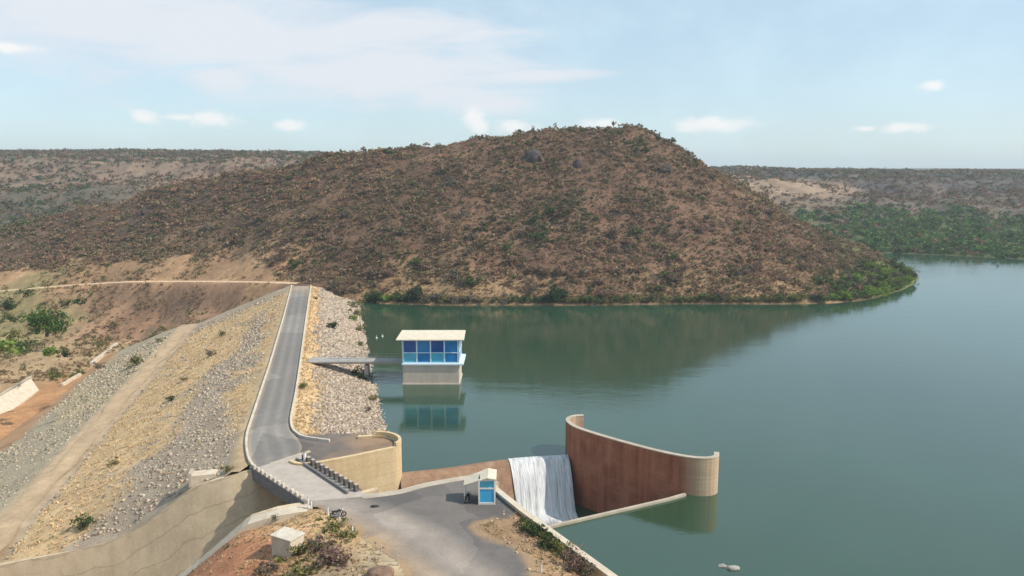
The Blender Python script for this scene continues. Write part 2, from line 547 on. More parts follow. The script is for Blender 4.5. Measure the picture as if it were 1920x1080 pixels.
# hill face and ridge
for q in [(0, 420, 360), (150, 382, 362), (300, 348, 358), (430, 319, 352), (600, 286, 345), (680, 280, 345), (760, 276, 345), (880, 268, 345), (960, 254, 344), (1000, 247, 344), (1060, 242, 342), (1130, 241, 342), (1190, 247, 340), (1230, 260, 338), (1290, 295, 335), (1330, 318, 332), (1380, 347, 328), (1480, 397, 318), (1560, 442, 308), (1640, 482, 299), (1690, 503, 296),
          (1000, 400, 284), (1000, 310, 314), (1200, 400, 284), (1200, 310, 314), (800, 400, 288), (800, 320, 316), (1300, 430, 278), (1330, 380, 300), (1000, 480, 259), (1200, 490, 257), (1400, 500, 257), (1450, 440, 286), (1500, 480, 270), (1560, 500, 268), (650, 400, 292), (650, 330, 318), (700, 480, 262), (620, 520, 253), (850, 530, 245), (1100, 540, 242.5), (1400, 545, 243),
          (500, 400, 305), (400, 420, 312), (250, 430, 322), (100, 460, 332), (520, 350, 328), (550, 460, 275)]: y_(*q)
# bank and track on the left abutment, downstream valley
for q in [(0, 515, 300), (150, 503, 296), (300, 490, 291), (450, 492, 281), (550, 512, 264), (585, 525, 252)]: y_(*q)
for q in [(550, 531, .4), (480, 529, -.5), (400, 528, -1.5), (320, 528, -2.8), (230, 529, -4), (120, 536, -6), (0, 546, -8), (-150, 556, -10)]: z_(*q)
for q in [(540, 541, -1.5), (470, 566, -6), (400, 591, -11), (300, 622, -19.5), (230, 650, -22), (215, 690, -21.5), (150, 750, -21.5), (60, 820, -22), (0, 860, -22.5), (0, 780, -21.8), (0, 700, -21.5), (100, 700, -21.5), (0, 650, -20.5), (100, 645, -20), (200, 640, -20.5), (0, 610, -17), (110, 605, -16.8), (200, 600, -15.5), (300, 590, -13), (50, 575, -13), (200, 560, -10), (350, 565, -9), (450, 548, -4), (-200, 700, -22), (-200, 900, -24), (-200, 600, -18)]: z_(*q)
# left plateau behind, with its cliff
for x in (-500, -200, 0, 200, 400, 560):
    y_(x, 404, 500); y_(x, 358, 560); y_(x, 335, 620); y_(x, 309, 636); y_(x, 296, 720); y_(x, 287.5, 860); y_(x, 289, 1400)
for q in [(-190, 420, 4), (-90, 430, 10), (0, 420, 22), (80, 420, 18), (150, 400, 4), (160, 340, -8), (40, 500, 30), (-60, 560, 34), (150, 520, 20)]: w_(*q)
# right plateau
for x in (1450, 1600, 1750, 1920, 2150):
    y_(x, 440, 425); y_(x, 408, 480); y_(x, 385, 530); y_(x, 361, 585); y_(x, 346, 592); y_(x, 330, 680); y_(x, 323 if x > 1550 else 318, 900); y_(x, 322, 1500)
y_(1340, 330, 690); y_(1340, 318, 860); y_(1340, 350, 600); y_(1340, 320, 1500); y_(1000, 318, 1500); y_(1000, 310, 900)
for q in [(-2600, 3200, 60), (0, 3200, 50), (2600, 3200, 46), (-2600, 0, -10), (2600, 0, 30), (900, 300, 30), (700, 0, 30), (-600, 200, -10), (-700, 500, 20)]: w_(*q)
# lake bed
for q in [(-30, 190, -15), (0, 205, -14), (30, 150, -16), (40, 210, -14), (70, 215, -14), (95, 205, -14), (100, 150, -16), (150, 220, -15), (150, 250, -13), (20, 120, -15), (60, 95, -15), (40, 60, -14), (200, 300, -15), (185, 345, -13), (185, 310, -15), (120, 40, -14), (60, 20, -13), (120, -20, -12), (250, 150, -14), (250, 250, -14), (230, 320, -13), (-10, 120, -15), (300, 200, -8), (320, 60, -6), (280, 290, -6), (25, 60, -12), (30, 40, -12)]: w_(*q)
# beneath the dam, spillway and yard
for q in [(-45, 160, -17), (-60, 200, -14), (-55, 120, -19), (-80, 130, -22), (-40, 100, -16), (-20, 108, -14), (-90, 80, -24), (-70, 40, -16)]: w_(*q)
for q in [(-22, 80.5, -.4), (-26, 77.8, -.8), (-30, 78.4, -1.3), (-33.5, 77.6, -4.2), (-37, 77.3, -7.2), (-43, 76, -12), (-29, 73.5, -2.0), (-33.5, 70, -4.6), (-27, 70, -1.6), (-60, 70, -18), (-22, 66, -.8), (-17, 76, -.06), (-10, 80, -.1), (-3, 78, -.06), (3, 72, -.06), (8, 62, -.06), (0, 66, -.06), (-8, 66, -.2), (-15, 66, -.2), (-22, 56, .5), (-40, 58, -7), (0, 50, .5), (10, 50, 0), (-6, 84, -.4)]: w_(*q)
for q in [(0, 0, 31), (-25, 10, 26), (20, 5, 22), (0, 30, 12), (-25, 35, 10), (12, 32, 5), (0, -40, 40), (-60, -20, 20), (40, -30, 12)]: w_(*q)
CP = np.array(CP)


def rbf_fit(pts):
    X = pts[:, :2]; n = len(X)
    D = np.hypot(X[:, None, 0] - X[None, :, 0], X[:, None, 1] - X[None, :, 1]) + np.eye(n) * 0.0
    A = np.zeros((n + 3, n + 3)); A[:n, :n] = D - np.eye(n) * 1.2
    A[:n, n] = 1; A[:n, n + 1:] = X; A[n, :n] = 1; A[n + 1:, :n] = X.T
    w = np.linalg.solve(A, np.concatenate([pts[:, 2], np.zeros(3)]))
    return X, w


RX, RW = rbf_fit(CP)


def rbf(x, y):
    sh = np.shape(x); x = np.ravel(x); y = np.ravel(y); o = np.empty(len(x))
    for i in range(0, len(x), 20000):
        xs, ys = x[i:i + 20000], y[i:i + 20000]
        D = np.hypot(xs[:, None] - RX[None, :, 0], ys[:, None] - RX[None, :, 1])
        o[i:i + 20000] = D @ RW[:-3] + RW[-3] + RW[-2] * xs + RW[-1] * ys
    return o.reshape(sh)


def axis(segs):
    o = []
    for a, b, st in segs: o += list(np.arange(a, b, st))
    return o


gx = np.array(axis([(-75, 25, 1.0), (25, 260, 2.2)]))
lo = [-75.0]
while lo[-1] > -330: lo.append(lo[-1] - 2.2)
while lo[-1] > -2500: lo.append(lo[-1] - max(6, abs(lo[-1] + 330) * .12))
hi = [260.0]
while hi[-1] < 400: hi.append(hi[-1] + 4)
while hi[-1] < 2500: hi.append(hi[-1] + max(6, (hi[-1] - 400) * .12))
gx = np.concatenate([lo[:0:-1], gx, hi])
gy = np.array(axis([(-60, 40, 5), (40, 125, 1.0), (125, 440, 2.0), (440, 720, 4)]))
hi = [720.0]
while hi[-1] < 3000: hi.append(hi[-1] + max(7, (hi[-1] - 720) * .12))
gy = np.concatenate([gy, hi])
XX, YY = np.meshgrid(gx, gy)
ZZ = rbf(XX, YY)
rough = fbm(XX, YY, 14, 5) - .5
rough2 = fbm(XX + 500, YY, 45, 4) - .5
TL0 = [at(x, y, z) for (x, y), z in zip([(570, 531), (480, 529), (400, 528), (320, 528), (230, 529), (120, 536), (0, 546), (-120, 555)], [.4, -.5, -1.5, -2.8, -4, -6, -8, -9.6])]
tdist = dist_line(XX, YY, TL0)
calm_t = np.clip((tdist - 3) / 8, 0, 1)
hillm = np.clip((ZZ - (-2)) / 8, 0, 1) * np.clip((YY - 235) / 25, 0, 1) * calm_t
valm = np.clip((YY - 110) / 40, 0, 1) * np.clip(1 - (ZZ + 4) / 4, 0, 1) * np.clip((-40 - XX) / 30, 0, 1)
ZZ += hillm * (rough * 6.0 + rough2 * 8.5) + valm * (rough * 3.0 + .75 * np.sin((ZZ + rough2 * 4) * 1.35)) * calm_t
nearm = np.clip((79 - YY) / 6, 0, 1) * np.clip((-14 - XX) / 5, 0, 1)
ZZ += nearm * rough * 1.0
tz = np.interp(XX, [p[0] for p in TL0[::-1]], [p[2] for p in TL0[::-1]])
kk = np.clip(1.5 - tdist / 5, 0, 1)
ZZ = ZZ * (1 - kk) + tz * kk
farm = np.clip((YY - 385) / 60, 0, 1) * np.clip((900 - YY) / 200, 0, 1) * np.clip((np.abs(XX) - 60) / 80, 0, 1)
ZZ += farm * (fbm(XX + 900, YY, 85, 4) - .5) * 15 * np.clip((ZZ + 3) / 12, 0, 1) * np.clip((46 - ZZ) / 16, .15, 1)
# excavations
inpit = in_poly(XX, YY, pit_poly) | (dist_line(XX, YY, [(p[0], p[1]) for p in pit_poly]) < 1.3)
ZZ = np.where(inpit & (YY > 78), np.minimum(ZZ, -14), ZZ)
chpoly = [(p[0], p[1]) for p in chute_top] + [(p[0], p[1]) for p in near_top[::-1]]
ZZ = np.where(in_poly(XX, YY, chpoly) | (dist_line(XX, YY, chpoly[:9]) < 2.5), np.minimum(ZZ, -33), ZZ)
rw = (XX > np.interp(YY, [41, 53, 65.4, 84.5], [24, 17, 9.5, -1.7]) + .2) & (YY < 84) & (YY > 38)
rw |= in_poly(XX, YY, [(0.5, 81.6), (23.5, 92.8), (60, 90), (60, 40), (26, 40), (9.5, 67)])
ZZ = np.where(rw, np.minimum(ZZ, -9), ZZ)
# keep natural ground under the dam body
dd, ss = ds(XX, YY)
body = (ss > -22) & (ss < 139) & (dd > -24) & (dd < 60)
ZZ = np.where(body, np.minimum(ZZ, bank_z(dd) - 1.0), ZZ)


def ground_z(x, y):
    x = np.asarray(x, float); y = np.asarray(y, float)
    i = np.clip(np.searchsorted(gx, x) - 1, 0, len(gx) - 2); j = np.clip(np.searchsorted(gy, y) - 1, 0, len(gy) - 2)
    fx = (x - gx[i]) / (gx[i + 1] - gx[i]); fy = (y - gy[j]) / (gy[j + 1] - gy[j])
    return (ZZ[j, i] * (1 - fx) + ZZ[j, i + 1] * fx) * (1 - fy) + (ZZ[j + 1, i] * (1 - fx) + ZZ[j + 1, i + 1] * fx) * fy


YARD_IN = [(-24.6, 82.6), (-17.6, 83.4), (-13.2, 84.6), (-10.2, 86.5), (-5.3, 88.6), (-2.4, 86.0), (1, 79), (9.4, 65), (16, 54), (-10, 50), (-14.5, 66), (-19, 74), (-22, 79)]
inner = in_poly(XX, YY, YARD_IN)
ZZ = np.where(inner & (ZZ > -1.5), np.minimum(ZZ, -.05), ZZ)
dedge = dist_line(XX, YY, [(4, 77), (1, 79), at(930, 976)[:2], at(895, 985)[:2], at(915, 1003)[:2], at(965, 1020)[:2], at(1003, 1050)[:2], (6.5, 50)])
dedge = np.minimum(dedge, dist_line(XX, YY, [at(765, 1085)[:2], at(745, 1052)[:2], at(708, 1030)[:2], at(680, 1008)[:2], at(650, 985)[:2], at(625, 968)[:2], at(600, 955)[:2]]))
kk = np.clip(1.6 - dedge / 2.2, 0, 1) * (ZZ > -3)
ZZ = ZZ * (1 - kk) + (-.03) * kk
# earth colours, from points too
BROWN, DKBROWN, ORANGE, RED, TAN, OLIVE, GREY, SHORE = (.135, .081, .056), (.115, .078, .056), (.36, .225, .13), (.27, .165, .105), (.36, .255, .15), (.24, .20, .10), (.105, .09, .066), (.26, .19, .11)
CC = []
def cz(x, y, z, c): CC.append((*at(x, y, z)[:2], *c))
def cy(x, y, Y, c): CC.append((*atY(x, y, Y)[:2], *c))
for q in [(0, 440, 360), (150, 420, 350), (300, 400, 340), (430, 360, 340), (600, 300, 340), (500, 420, 305), (250, 450, 322), (100, 470, 330)]: cy(*q, DKBROWN)
for q in [(700, 330, 325), (1000, 400, 284), (1200, 400, 284), (1130, 260, 338), (1300, 430, 278), (1000, 480, 259), (1200, 490, 257), (1450, 440, 286), (650, 420, 285), (700, 480, 262), (620, 520, 253), (800, 380, 295)]: cy(*q, BROWN)
for q in [(860, 278, 342), (800, 290, 336), (560, 380, 318), (1350, 460, 268), (1250, 500, 255), (900, 470, 262)]: cy(*q, (.185, .112, .074))
for q in [(850, 545, 241), (950, 535, 243), (750, 550, 240), (1300, 560, 239), (1500, 560, 240)]: cy(*q, (.24, .16, .09))
for q in [(1640, 520, 285), (1690, 520, 290)]: cy(*q, (.14, .15, .06))
for q in [(0, 522, 292), (150, 512, 289), (300, 503, 284), (450, 505, 274), (540, 520, 258)]: cy(*q, ORANGE)
for q in [(200, 560, -10), (350, 565, -9), (450, 548, -4), (300, 590, -13), (250, 615, -18), (300, 622, -19.5)]: cz(*q, RED)
for q in [(50, 575, -13), (0, 610, -17), (110, 605, -16.8), (0, 560, -11)]: cz(*q, OLIVE)
for q in [(100, 690, -21.5), (0, 680, -21), (180, 660, -21)]: cz(*q, TAN)
for q in [(150, 730, -21.5), (100, 770, -21.5), (60, 810, -22), (0, 840, -22), (0, 880, -22.5)]: cz(*q, (.43, .235, .12))
for q in [(100, 310, 640), (250, 320, 625), (350, 325, 625), (30, 350, 570), (480, 310, 640)]: cy(*q, (.20, .14, .10))
for q in [(0, 400, 500), (100, 380, 530), (0, 295, 760), (300, 295, 760)]: cy(*q, GREY)
for q in [(1500, 352, 588), (1420, 350, 590), (1550, 345, 600)]: cy(*q, (.28, .20, .14))
for q in [(1650, 345, 600), (1800, 345, 600), (1920, 345, 600), (1700, 330, 690), (1500, 325, 690)]: cy(*q, (.085, .075, .072))
for q in [(1650, 390, 520), (1800, 390, 520), (1900, 400, 500), (1750, 365, 575)]: cy(*q, (.125, .098, .078))
for q in [(1650, 450, 415), (1800, 460, 400), (1500, 440, 425)]: cy(*q, (.075, .09, .04))
for q in [(-22, 80.5), (-20, 77), (-18, 72), (-25, 78)]: CC.append((*q, .40, .27, .15))
for q in [(-28, 74), (-30, 70), (-26, 70), (-33, 68)]: CC.append((*q, .36, .17, .095))
for q in [(-14, 68), (-10, 64), (-18, 64), (-12, 72)]: CC.append((*q, .42, .33, .22))
for q in [(0, 76), (3, 70), (6, 66), (-1, 72)]: CC.append((*q, .31, .205, .125))
for q in [(-900, 1700), (0, 1700), (900, 1700), (-2000, 2500), (2000, 2500), (-500, 1100), (600, 1100)]: CC.append((*q, .085, .085, .055))
CC = np.array(CC)


def earth_col(x, y):
    x = np.ravel(x); y = np.ravel(y); o = np.empty((len(x), 3))
    wx = (fbm(x, y, 30, 3) - .5) * 22; wy = (fbm(x + 300, y, 30, 3) - .5) * 22
    near = np.clip((y - 90) / 60, 0, 1)
    for i in range(0, len(x), 20000):
        xs = x[i:i + 20000] + wx[i:i + 20000] * near[i:i + 20000]; ys = y[i:i + 20000] + wy[i:i + 20000] * near[i:i + 20000]
        D = (xs[:, None] - CC[None, :, 0]) ** 2 + (ys[:, None] - CC[None, :, 1]) ** 2 + 4
        w = D ** -2.0
        o[i:i + 20000] = (w @ CC[:, 2:]) / w.sum(1)[:, None]
    return o


TCOL = earth_col(XX, YY)
v1 = fbm(XX, YY, 9, 4).ravel(); v2 = fbm(XX + 77, YY, 3.2, 3).ravel()
TCOL *= (.62 + .76 * v1)[:, None] * (.75 + .5 * v2)[:, None]
TV = np.stack([XX.ravel(), YY.ravel(), ZZ.ravel()], 1)
nxg, nyg = len(gx), len(gy)
ii, jj = np.meshgrid(np.arange(nxg - 1), np.arange(nyg - 1))
q0 = (jj * nxg + ii).ravel()
TF = np.stack([q0, q0 + 1, q0 + 1 + nxg, q0 + nxg], 1)
fx_, fy_ = TV[TF].mean(1)[:, 0], TV[TF].mean(1)[:, 1]
hill_poly = [at(585, 520, 3)[:2], (-65, 250), (-50, 236), (0, 233), (95, 233), (125, 240), (150, 262), (172, 296), (165, 320), (150, 430), (-330, 430), atY(-150, 505, 305)[:2], atY(150, 500, 298)[:2], atY(300, 487, 293)[:2], atY(450, 489, 283)[:2]]
is_hill = in_poly(fx_, fy_, hill_poly)
is_far = (fy_ > 380) & ~is_hill


def sub_terrain(name, sel):
    f = TF[sel]; u, inv = np.unique(f, return_inverse=True)
    me = np_mesh(name, TV[u], inv.reshape(f.shape), TCOL[u], smooth=True)
    return tag(link(name, me, M['terrain']), kind='structure')


sub_terrain('ground', ~is_hill & ~is_far)
sub_terrain('hill', is_hill)
sub_terrain('plateau', is_far)

# ------------------------------------------------------------------ lake
lake_poly = [(22, 42), (-.9, 81.9), (22.75, 93.55), (22.9, 94.1), (19.6, 96.15), (15.1, 99.85), (11.1, 103.6), (9.2, 105.9), (8.5, 106.9), (4, 106.0), (0, 105.2), (-4.7, 103.8), (-8.5, 102.2), (-12.2, 101.1), (-15.8, 100.2), (-17.3, 103.2), (-21, 105), (-34, 112), (-64, 246), (-60, 300), (-60, 900), (1500, 900), (1500, -60), (60, -60)]
me = bpy.data.meshes.new('lake')
me.from_pydata([(p[0], p[1], WL) for p in lake_poly], [], [list(t) for t in tessellate_polygon([[Vector((p[0], p[1], 0)) for p in lake_poly]])])
bm = bmesh.new(); bm.from_mesh(me)
for f in bm.faces:
    if f.normal.z < 0: f.normal_flip()
bm.to_mesh(me); bm.free()
tag(link('lake', me, M['water']), kind='structure')

# ------------------------------------------------------------------ dam embankment
cd = [ds(p[0], p[1]) for p in chute_top]
cdd = np.array([c[0] for c in cd]); cds = np.array([c[1] for c in cd])
order = np.argsort(cdd)
dl = np.concatenate([np.arange(-34, -4.2, 1.2), [-4.2, -3.2], np.arange(-2.4, 3.4, 1.2), [3.4], np.arange(4.4, 33.4, 1.1), [33.4], np.arange(34.6, 38.8, 1.2), [38.8], np.arange(40, 75, 1.3)])
s_start = np.where(dl < -3.0, -1.5, np.interp(dl, cdd[order], cds[order]))
s_start = np.where((dl >= -3.0) & (dl < 1.5), -9.5, s_start)
NS = 130
tt = np.linspace(0, 1, NS) ** 1.25
DD = np.repeat(dl[:, None], NS, 1); SS = s_start[:, None] + (152 - s_start[:, None]) * tt[None, :]
EX, EY = xy(DD, SS)
EZ = bank_z(DD) + np.where(np.abs(DD) > 4.5, (fbm(EX, EY, 5, 4) - .5) * .5, 0) - .03
EZ = np.where(np.abs(DD) < 3.3, -.06, EZ)
cdz = np.array([p[2] for p in chute_top]) - bank_z(cdd)


def edge_delta(d, s):
    s0 = np.interp(d, cdd[order], cds[order])
    return np.interp(d, cdd[order], cdz[order]) * np.clip(1 - (s - s0) / 10, 0, 1) ** 1.6 * (d > 3.4)


EZ = EZ + edge_delta(DD, SS)


def gold_mask(x, y, d, s):
    n1 = fbm(x, y, 8, 4); n2 = fbm(x + 31, y + 9, 2.6, 3)
    dn = d + (n1 - .5) * 13 + (n2 - .5) * 4
    a = np.clip((8.0 - dn) / 2, 0, 1)
    lo = np.interp(s, [-10, 20, 90, 130], [24, 16, 10, 4]); 
    b = np.clip((dn - lo) / 3, 0, 1) * np.clip((34 - d) / 2, 0, 1)
    k = np.maximum(a * np.clip((s - 2) / 8, 0, 1), b) * np.clip((d - 3.2) / .5, 0, 1) * (d < 33.6)
    return k * np.clip(1 - (s - 128) / 14, .1, 1) * np.clip((n2 - .22) / .12, .25, 1)


def bank_col(x, y, d, s):
    n1 = fbm(x, y, 7, 4); n2 = fbm(x + 60, y + 10, 2.2, 3); n3 = fbm(x * .6 + y * .3, y * .25 + 200, 8, 4)
    rip = np.array([.40, .32, .255]); gold = np.array([.53, .38, .22]); grav = np.array([.345, .28, .215]); low = np.array([.365, .305, .22]); trk = np.array([.42, .31, .21]); wet = np.array([.25, .21, .11])
    c = np.empty(x.shape + (3,)); c[:] = grav
    def put(mask, colr):
        nonlocal c
        c = c * (1 - mask[..., None]) + colr * mask[..., None]
    put(np.clip((d - 38) / 2, 0, 1), low)
    put(gold_mask(x, y, d, s), gold)
    put(np.clip((n3 - .5) / .1, 0, 1) * np.clip((d - 36) / 4, 0, 1) * .7, np.array([.42, .33, .20]))
    put(np.clip((d - 33) / 1, 0, 1) * np.clip((39.5 - d) / 1, 0, 1), trk)
    put(np.clip((d - 56.5 - 4 * n1 + 2) / 2, 0, 1), np.array([.40, .245, .14]))
    put((np.abs(d) < 3.6) * 1.0, np.array([.40, .30, .19]))
    put((d < -3.0) * 1.0, rip)
    put(np.clip((d + 7.2 + 2.5 * n2) / 1.4, 0, 1) * (d < -2.5), gold)
    put(np.clip((-14.8 - 2.2 * (n1 - .5) * 2 - d) / 1.6, 0, 1) * (.4 + .6 * np.clip((n2 - .3) / .3, 0, 1)), np.array([.34, .27, .15]))
    put(np.clip((-17.8 - d) / .8, 0, 1) * 1.0, wet)
    return c * (.72 + .56 * n2)[..., None]


nd_ = len(dl)
EV = np.stack([EX.ravel(), EY.ravel(), EZ.ravel()], 1)
a_, b_ = np.meshgrid(np.arange(NS - 1), np.arange(nd_ - 1))
q0 = (b_ * NS + a_).ravel()
EF = np.stack([q0, q0 + NS, q0 + NS + 1, q0 + 1], 1)
me = np_mesh('embankment', EV, EF[:, ::-1], bank_col(EX, EY, DD, SS).reshape(-1, 3), smooth=True)
tag(link('embankment', me, M['bank']), kind='structure')
_bx = lambda x, y: bank_z(ds(x, y)[0]) + np.where(np.abs(ds(x, y)[0]) > 4.5, (fbm(x, y, 5, 4) - .5) * .5, 0) - .03 + edge_delta(*ds(x, y))

# ------------------------------------------------------------------ thin valley haze
hb = MB().add([(-2900, -300, -40), (2900, -300, -40), (2900, 3300, -40), (-2900, 3300, -40), (-2900, -300, 85), (2900, -300, 85), (2900, 3300, 85), (-2900, 3300, 85)], cubef_ := [[3, 2, 1, 0], [4, 5, 6, 7], [0, 1, 5, 4], [1, 2, 6, 5], [2, 3, 7, 6], [3, 0, 4, 7]])
m = bpy.data.materials.new('haze'); m.use_nodes = True
for n in list(m.node_tree.nodes): m.node_tree.nodes.remove(n)
vo = m.node_tree.nodes.new('ShaderNodeVolumePrincipled'); vo.inputs['Density'].default_value = .00023; vo.inputs['Color'].default_value = (.76, .88, 1, 1); vo.inputs['Anisotropy'].default_value = .2
mo = m.node_tree.nodes.new('ShaderNodeOutputMaterial'); m.node_tree.links.new(vo.outputs[0], mo.inputs['Volume'])
tag(hb.build('haze', m), kind='stuff')

# ------------------------------------------------------------------ roads
def ribbon(name, L, R, z, nacross, colf, mat, step=.8):
    n = max(len(L), len(R))
    A = arc(L, step); B = arc(R, step)
    k = int(max(len(A), len(B)) * 1.0)
    def res(P_, k):
        q = np.array([tuple(p) for p in P_]); t = np.concatenate([[0], np.cumsum(np.linalg.norm(np.diff(q, axis=0), axis=1))]); t /= t[-1]
        u = np.linspace(0, 1, k); return np.stack([np.interp(u, t, q[:, i]) for i in range(3)], 1)
    a, b = res(A, k), res(B, k)
    w = np.linspace(0, 1, nacross)
    V = a[:, None, :] * (1 - w)[None, :, None] + b[:, None, :] * w[None, :, None]
    V[..., 2] += z
    cols = colf(V[..., 0], V[..., 1], np.broadcast_to(w[None, :], V.shape[:2]))
    i_, j_ = np.meshgrid(np.arange(nacross - 1), np.arange(k - 1)); q = (j_ * nacross + i_).ravel()
    Fc = np.stack([q, q + 1, q + 1 + nacross, q + nacross], 1)
    me = np_mesh(name, V.reshape(-1, 3), Fc, cols.reshape(-1, 3), smooth=True)
    o = link(name, me, mat)
    bm = bmesh.new(); bm.from_mesh(me)
    for f in bm.faces:
        if f.normal.z < 0: f.normal_flip()
    bm.to_mesh(me); bm.free()
    return o


roadL = [at(548, 536)[:2], at(535, 590)[:2], at(521, 640)[:2], at(508, 685)[:2], at(495, 725)[:2], at(479, 775)[:2], at(466, 820)[:2], at(469, 858)[:2], at(481, 880)[:2]]
roadR = [at(580, 536)[:2], at(573, 590)[:2], at(566, 640)[:2], at(559, 690)[:2], at(552, 735)[:2], at(545, 770)[:2], at(542, 790)[:2], at(544, 805)[:2], at(556, 820)[:2], at(566, 838)[:2], at(560, 856)[:2]]


def road_col(x, y, w):
    base = np.array([.205, .195, .185]); pale = np.array([.29, .265, .24]); dust = np.array([.36, .30, .23])
    t = np.exp(-((w - .33) / .09) ** 2) + np.exp(-((w - .68) / .09) ** 2)
    n = fbm(x, y, 3, 4)
    c = base + (pale - base) * (np.clip(t * .75, 0, 1) * (.4 + n))[..., None]
    e = np.clip((.08 - w) / .08, 0, 1) + np.clip((w - .93) / .07, 0, 1)
    c = c + (dust - c) * np.clip(e * (.4 + n), 0, 1)[..., None]
    far = np.clip((y - 228) / 18, 0, 1)
    c = c + (np.array([.38, .29, .21]) - c) * (far * .8)[..., None]
    return c


tag(ribbon('dam_road', roadL, roadR, .02, 22, road_col, M['asphalt']), kind='structure')


def kerb(name, line, w, h, step=.8):
    l = arc(line, step)
    return tag(wall_mb(l, -w / 2, w / 2, -.1, h).build(name, M['kerb']), kind='structure')


kerb('kerb', [at(547, 536)[:2]] + [(p[0] - .25, p[1]) for p in roadL[1:]], .32, .34)
kerbR = [at(583, 536)[:2]] + [(p[0] + .3, p[1]) for p in roadR[1:7]] + [at(549, 806)[:2], at(558, 815)[:2], at(570, 821)[:2], at(600, 826)[:2], at(618, 828)[:2]]
kerb('kerb', kerbR, .32, .34)

# widened corner inside the wing wall: asphalt then earth fill
corner = [at(554, 812), at(575, 824), at(612, 831), at(640, 829), at(700, 828), at(712, 842), at(660, 855), at(600, 866), at(575, 866), at(556, 858)]
def flat(name, poly, z, mat, colf, step=.45):
    P2 = [(p[0], p[1]) for p in poly]
    xs = [p[0] for p in P2]; ys = [p[1] for p in P2]
    X, Y = np.meshgrid(np.arange(min(xs) - 1, max(xs) + 1, step), np.arange(min(ys) - 1, max(ys) + 1, step))
    nx, ny = X.shape[1], X.shape[0]
    i_, j_ = np.meshgrid(np.arange(nx - 1), np.arange(ny - 1)); q = (j_ * nx + i_).ravel()
    Fc = np.stack([q, q + 1, q + 1 + nx, q + nx], 1)
    V = np.stack([X.ravel(), Y.ravel(), np.full(X.size, z)], 1)
    cen = V[Fc].mean(1)
    Fc = Fc[in_poly(cen[:, 0], cen[:, 1], P2)]
    u, inv = np.unique(Fc, return_inverse=True)
    V = V[u]
    edge = dist_line(V[:, 0], V[:, 1], P2 + P2[:1])
    return link(name, np_mesh(name, V, inv.reshape(Fc.shape), colf(V[:, 0], V[:, 1], edge), smooth=True), mat)


fill = [at(541, 800), at(570, 815), at(640, 812), at(705, 815), (-17.6, 103.0), (-16.3, 101.6), (-16.2, 98.9), at(660, 857), at(590, 870), at(565, 866), at(545, 850)]
def fill_col(x, y, e):
    n = fbm(x, y, 2, 4)
    a = np.array([.15, .13, .12]); b_ = np.array([.27, .19, .13])
    k = np.clip((x + 25.5) / 5 + (n - .5) * 1.2, 0, 1)
    return a + (b_ - a) * k[:, None]
tag(flat('earth_fill', fill, -.045, M['asphalt'], fill_col), kind='structure')

# yard and road beyond the bridge
yard = [(-24.6, 82.6), (-17.6, 83.4), (-13.2, 84.6), (-10.2, 86.5), (-5.3, 88.6), (-2.4, 86.0), at(940, 925), at(965, 950), at(962, 968), at(930, 976), at(895, 985), at(915, 1003), at(965, 1020), at(1003, 1050), at(1015, 1085), (6.5, 50), (-10, 50), at(765, 1085), at(745, 1052), at(708, 1030), at(680, 1008), at(650, 985), at(625, 968), at(600, 955)]
def yard_col(x, y, e):
    n = fbm(x, y, 2.4, 4); n2 = fbm(x + 40, y, 7, 3)
    c = np.array([.135, .125, .12]) * (.8 + .5 * n2)[:, None]
    wear = dist_line(x, y, [at(600, 935)[:2], at(700, 962)[:2], at(800, 1010)[:2], at(900, 1085)[:2]])
    k = np.clip(1.25 - wear / 2.6, 0, 1) * (.45 + .7 * n)
    c = c + (np.array([.33, .285, .25]) - c) * np.clip(k, 0, 1)[:, None]
    wear2 = dist_line(x, y, [at(640, 965)[:2], at(720, 1010)[:2], at(820, 1085)[:2]])
    k = np.clip(1.2 - wear2 / 1.6, 0, 1) * (.4 + .8 * n)
    c = c + (np.array([.39, .30, .22]) - c) * np.clip(k * .8, 0, 1)[:, None]
    k = np.clip(1.0 - dist_line(x, y, [at(575, 935)[:2], at(650, 950)[:2]]) / 3.2, 0, 1)
    c = c + (np.array([.38, .33, .29]) - c) * (k * .8)[:, None]
    pit = dist_line(x, y, [(-24.6, 82.6), (-17.6, 83.4), (-13.2, 84.6), (-10.2, 86.5), (-5.3, 88.6), (-2.4, 86.0), at(965, 950)[:2]])
    ee = np.where(pit < 2, 9, e)
    k = np.clip(1.2 - ee / .9 + (n - .5) * 3.4, 0, 1)
    soil = np.array([.32, .225, .14]) * (.75 + .5 * n)[:, None]
    return c + (soil - c) * k[:, None]
tag(flat('yard_road', yard, -.006, M['asphalt'], yard_col, .35), kind='structure')

# dirt tracks
def track_col(x, y, w):
    n = fbm(x, y, 3, 4); c = np.array([.43, .315, .21]) * (.75 + .5 * n)[..., None]
    e = np.clip(1 - np.minimum(w, 1 - w) / .22 + (n - .5) * 1.6, 0, 1)
    return c + (np.array([.36, .28, .18]) - c) * e[..., None]


